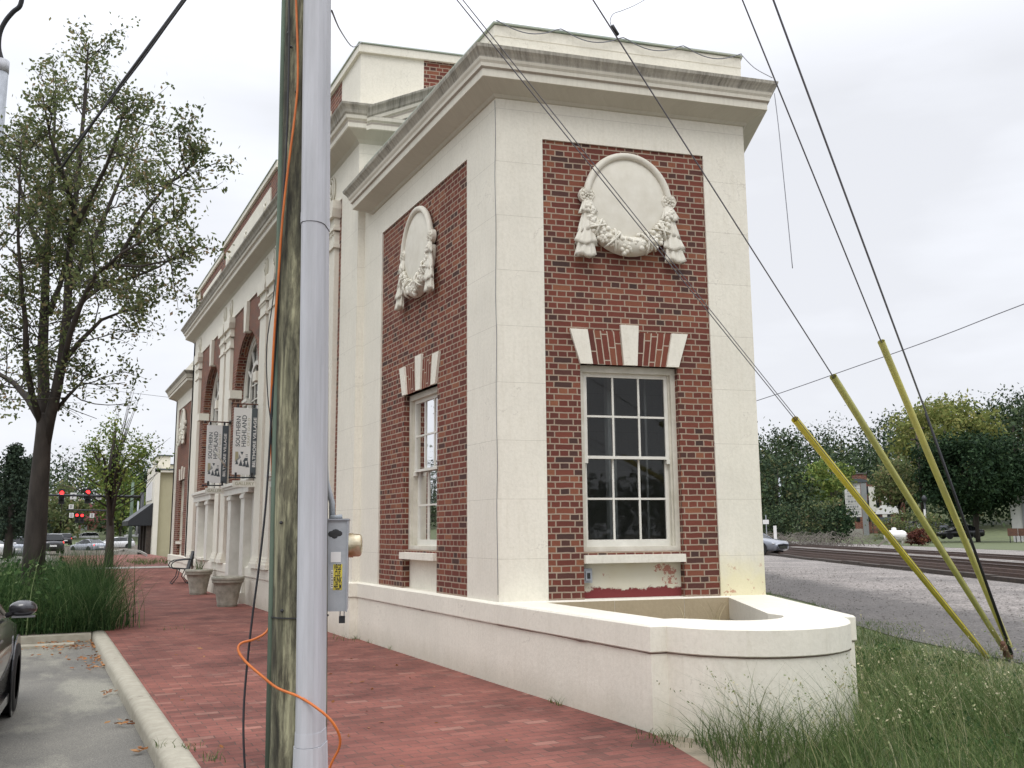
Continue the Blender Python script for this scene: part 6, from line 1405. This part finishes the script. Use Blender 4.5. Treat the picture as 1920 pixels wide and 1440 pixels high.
def polelamp(x, yb, yt, d_, label, mt, r, arm=0, head=True, name='street_lamp'):
    c, F, u = local(x, yb, d_); h = (yb-yt)*u; p = thing(name, label, 'lamp post' if head else 'pole', c)
    mb = MB(F); mb.tube([(0, 0, -.3), (0, 0, h)], [r, r*.8], 8); mb.build('post', mt, p, True)
    if head:
        mb = MB(F)
        if arm: mb.tube([(0, 0, h-.2), (arm*.5, 0, h+.1), (arm, 0, h+.05)], .05, 6); mb.box(arm-.3, arm+.3, -.12, .12, h-.02, h+.12)
        else: mb.lathe([(.08, h), (.22, h+.1), (.26, h+.4), (.14, h+.6), (.02, h+.7)], (0, 0, 0), 10)
        mb.build('lantern', mt, p, True)
    return p
polelamp(1467, 1005, 896, 112, 'pale utility pole with a white lamp arm among the trees past the bank corner', 'galv', .22, 1.3)
polelamp(1543, 1004, 952, 100, 'black old style lamp post among the bushes beyond the tracks', 'black_metal', .09)
lp2 = polelamp(1739, 1012, 942, 92, 'black lamp post with a narrow white sign beside the parked cars', 'black_metal', .11)
c, F, u = local(1735, 972, 91.7); mb = MB(F); mb.box(-2*u, 1.6*u, .0, .05, 0, 17*u); o = mb.build('narrow_sign', 'sign_white', lp2)
c, F, u = local(1723, 1003, 104); mb = MB(F); mb.tube([(0, 0, -.3), (0, 0, 20*u)], .11, 8); tag(mb.build('white_post', 'sign_white', None, True), 'short plain white post in the lot left of the black lamp post', 'post')
c, F, u = local(1454, 1010, 74); mb = MB(F); mb.box(-.12, .12, -.12, .12, -.3, 24*u); tag(mb.build('white_post', 'sign_white'), 'white post beside the silver grey car at the corner of the bank', 'post')
c, F, u = local(1438, 1010, 80); rs_ = thing('rail_sign', 'small white sign plate on a thin post just past the corner of the bank', 'sign', c)
mb = MB(F); mb.tube([(0, 0, -.3), (0, 0, 44*u)], .05, 6); mb.build('post', 'galv', rs_); mb = MB(F); mb.box(-6*u, 5*u, .05, .08, 27*u, 35*u); mb.build('plate', 'sign_white', rs_)
# power pole crossarm seen through the trees
c, F, u = local(1733, 1000, 100); pp_ = thing('power_pole', 'dark power pole with two crossarms in front of the yellow green tree', 'utility pole', c)
mb = MB(F); mb.tube([(0, 0, -.3), (0, 0, 205*u)], [.18, .12], 8); mb.build('post', 'tie_wood', pp_, True)
for z in (198, 177): mb = MB(F); mb.box(-12*u, 14*u, -.08, .08, z*u-.08, z*u+.08); mb.build('crossarm', 'tie_wood', pp_)
# ---------------------------------------------------------------- across the street, left
yb_ = thing('yellow_shop', 'pale yellow stucco shop with a stepped parapet beyond the bank', 'building', (7.0, 64.3, 0))
mb = MB(); mb.box(6.85, 16, 64.3, 69, -.6, 5.45); mb.build('wall', 'shop_yellow' if 'shop_yellow' in MATS else 'stucco_tan', yb_)
mb = MB(); mb.box(6.55, 6.85, 64.0, 69, -.6, 5.9); mb.box(6.55, 16, 64.0, 64.28, 5.45, 5.6); mb.box(7.2, 12, 66, 69, 5.4, 6.05); mb.box(6.85, 7.6, 65.5, 68.8, 5.4, 6.6); mb.build('parapet', 'stucco_plain', yb_)
mb = MB(); mb.box(6.50, 12, 65.9, 66.0, 6.05, 6.12); mb.box(6.5, 12, 63.95, 64.0, 5.6, 5.68); mb.box(6.8, 7.65, 65.4, 68.9, 6.6, 6.68); mb.build('coping', 'sign_dark', yb_)
mb = MB(lambda a, o, z: V((6.55-o, a, z))); mb.add([(64.4, 0, 3.5), (64.4, 1.45, 2.35), (64.4, 1.45, 2.05), (64.4, 0, 2.05), (69, 0, 3.5), (69, 1.45, 2.35), (69, 1.45, 2.05), (69, 0, 2.05)], [(0, 1, 5, 4), (1, 2, 6, 5), (0, 3, 2, 1), (4, 5, 6, 7)]); mb.build('awning', 'black_metal', yb_)
for y in (64.6, 66.4, 68.4): mb = MB(); mb.box(6.25, 6.54, y, y+.5, -.6, 2.3); mb.build('pier', 'tie_wood', yb_)
mb = MB(); mb.box(6.50, 6.549, 65.1, 68.9, .2, 2.1); mb.build('shop_window', 'car_glass', yb_)
mb = MB(); mb.box(6.50, 6.545, 65.2, 68.8, 3.7, 4.9); mb.build('fascia_sign', 'sign_white', yb_)
mb = MB(); mb.tube([(8.5, 66, 6.0), (8.5, 66, 7.1), (8.7, 66, 7.6)], .06, 6); mb.build('vent_pipe', 'steel_dark', yb_)
c = V((4.45, 36.4, .4)); bf = thing('side_fence', 'dark brown timber fence post and rails at the far end of the bank', 'fence', c)
mb = MB(); mb.box(4.35, 4.55, 36.3, 36.5, 0, 2.0); mb.build('post', 'tie_wood', bf)
mb = MB(); mb.box(4.55, 7.5, 36.36, 36.42, .3, 1.8); mb.build('boards', 'tie_wood', bf)
c, F, u = local(172, 1010, 176)
gh_ = thing('brick_gatehouse', 'red brick gatehouse with an arched passage and steep roof beyond the junction', 'building', c)
mb = MB(F); W2 = 24*u; mb.box(-W2, 2*u, -5, 0, -1, 30*u); mb.box(20*u, W2, -5, 0, -1, 30*u)
mb.add([(11*u+9*u*math.cos(math.pi*(1-k/12)), 0, 8*u+12*u*math.sin(math.pi*k/12)) for k in range(13)]+[(2*u+18*u*k/12, 0, 30*u) for k in range(13)], [(k, k+1, 14+k, 13+k) for k in range(12)]); mb.build('wall', 'brick_far', gh_)
mb = MB(F); mb.box(-W2*.95, W2*.95, -4.9, -4.8, -1, 29*u); mb.build('back_wall', 'black_metal', gh_)
mb = MB(F); mb.box(-W2-.3, W2+.3, -5.2, .3, 30*u, 33*u); mb.build('cornice', 'brick_far', gh_)
mb = MB(F); mb.add([(-W2, 0, 33*u), (W2, 0, 33*u), (W2, -5, 33*u), (-W2, -5, 33*u), (-14*u, -2, 66*u), (16*u, -2, 66*u)], [(0, 1, 5, 4), (1, 2, 5), (2, 3, 4, 5), (3, 0, 4)]); mb.build('roof', 'red_paint', gh_)
mb = MB(F); mb.box(-20*u, -9*u, 0, .1, 4*u, 25*u); mb.build('panel', 'sign_grey', gh_)
# signals
def mast(x0, x1, y, d_, yb, label, name='signal_mast'):
    c, F, u = local(x0, yb, d_); h = (yb-y)*u; m_ = thing(name, label, 'signal mast', c)
    mb = MB(F); mb.tube([(0, 0, -1), (0, 0, h+.3)], .13, 8); mb.build('post', 'black_metal', m_, True)
    mb = MB(F); mb.tube([(0, 0, h), ((x1-x0)*u, 0, h+.1)], [.10, .06], 8); mb.build('arm', 'black_metal', m_, True); return m_
mast(262, 84, 932, 66, 1020, 'long black signal mast arm reaching over the street')
SG = 'traffic signals showing red'
def signal(x, y, d_, label, s_=1.):
    c, F, u = local(x, y, d_); t_ = thing('traffic_signal', label, 'traffic signal', c, 0, SG)
    mb = MB(F); mb.box(-.19*s_, .19*s_, -.2, 0, -.78*s_, .26*s_); mb.build('housing', 'black_metal', t_)
    for k in range(3):
        z = -.30*s_*k; mb = MB(F); mb.lathe([(.14*s_, .012), (.10*s_, .03), (.01, .04)], (0, 0, z), 14, axis='y'); mb.build('lens', 'lamp_red' if k == 0 else 'ink', t_, True)
        mb = MB(F); vs = [(.155*s_*math.cos(q), o_, z+.155*s_*math.sin(q)) for o_ in (0, .2) for q in np.linspace(.1, math.pi-.1, 9)]; mb.add(vs, [(i, i+1, 10+i, 9+i) for i in range(8)]); mb.build('visor', 'black_metal', t_)
signal(116, 924, 65.6, 'left red traffic signal on the long mast arm'); signal(165, 923, 65.6, 'right red traffic signal on the long mast arm')
signal(144.5, 966, 120, 'left of the two smaller distant red signals', 1.25); signal(154, 966.5, 120, 'right of the two smaller distant red signals', 1.25)
def ssign(x, y, d_, w_, h_, label, mark=None):
    c, F, u = local(x, y, d_); t_ = thing('street_sign', label, 'sign', c, 0, 'white signs hung at the signals')
    mb = MB(F); mb.box(-w_/2*u, w_/2*u, -.03, .0, -h_/2*u, h_/2*u); b_ = mb.build('plate', 'sign_white', t_)
    mb = MB(F); s_ = u
    if mark == 'arrow': mb.prism([(-2.2*s_, -3.8*s_), (-.9*s_, -3.8*s_), (1.2*s_, 1.2*s_), (2.4*s_, .6*s_), (2.2*s_, 4*s_), (-2.4*s_, 3.2*s_), (-.6*s_, 2.2*s_)], .004, .012)
    else:
        for k in range(3): mb.box(-w_*.32*u, w_*.3*u, .004, .01, (-.30+.26*k)*h_*u, (-.18+.26*k)*h_*u)
    mb.build('symbol', 'ink', b_)
ssign(137.5, 930, 65.5, 11, 12.5, 'square white sign with a black bent arrow between the two near signals', 'arrow')
ssign(185, 931, 65.5, 10, 11, 'white sign right of the near signals, half behind street tree leaves')
ssign(133.5, 950, 119, 8, 8, 'small white sign upper left of the distant signals'); ssign(134, 966, 119, 7.5, 8.5, 'small white sign just left of the distant signals'); ssign(172.5, 966.5, 119, 7.5, 7.5, 'small white sign in front of the gatehouse roof')
mast(200, 128, 958, 121, 1012, 'farther thin signal mast carrying the two small red signals')
polelamp(24, 1004, 893, 90, 'leaning pale wooden street pole with a lamp left of the big tree trunk', 'bark_pale', .16, .6)
polelamp(243, 1022, 905, 80, 'grey green steel pole between the street tree and the yellow shop', 'moulding_green', .15, 0, False, 'steel_pole')
polelamp(256, 1000, 940, 130, 'thin grey pole with a forked top left of the yellow shop', 'galv', .14, 0, False, 'steel_pole')
c, F, u = local(262, 932, 66.4)
# white kerb and lawn at the corner
mb = MB(); g0 = [G(x, y, .42) for x, y in ((196, 1042), (232, 1034), (262, 1036), (276, 1044))]
vs = []
for p in g0: vs += [(p.x, p.y, .42), (p.x, p.y+.8, .42), (p.x, p.y, .56), (p.x, p.y+.8, .56)]
mb.add(vs, [(4*i+2, 4*i+6, 4*i+7, 4*i+3) for i in range(3)]+[(4*i, 4*i+4, 4*i+6, 4*i+2) for i in range(3)]); tag(mb.build('corner_kerb', 'concrete'), kind='structure')
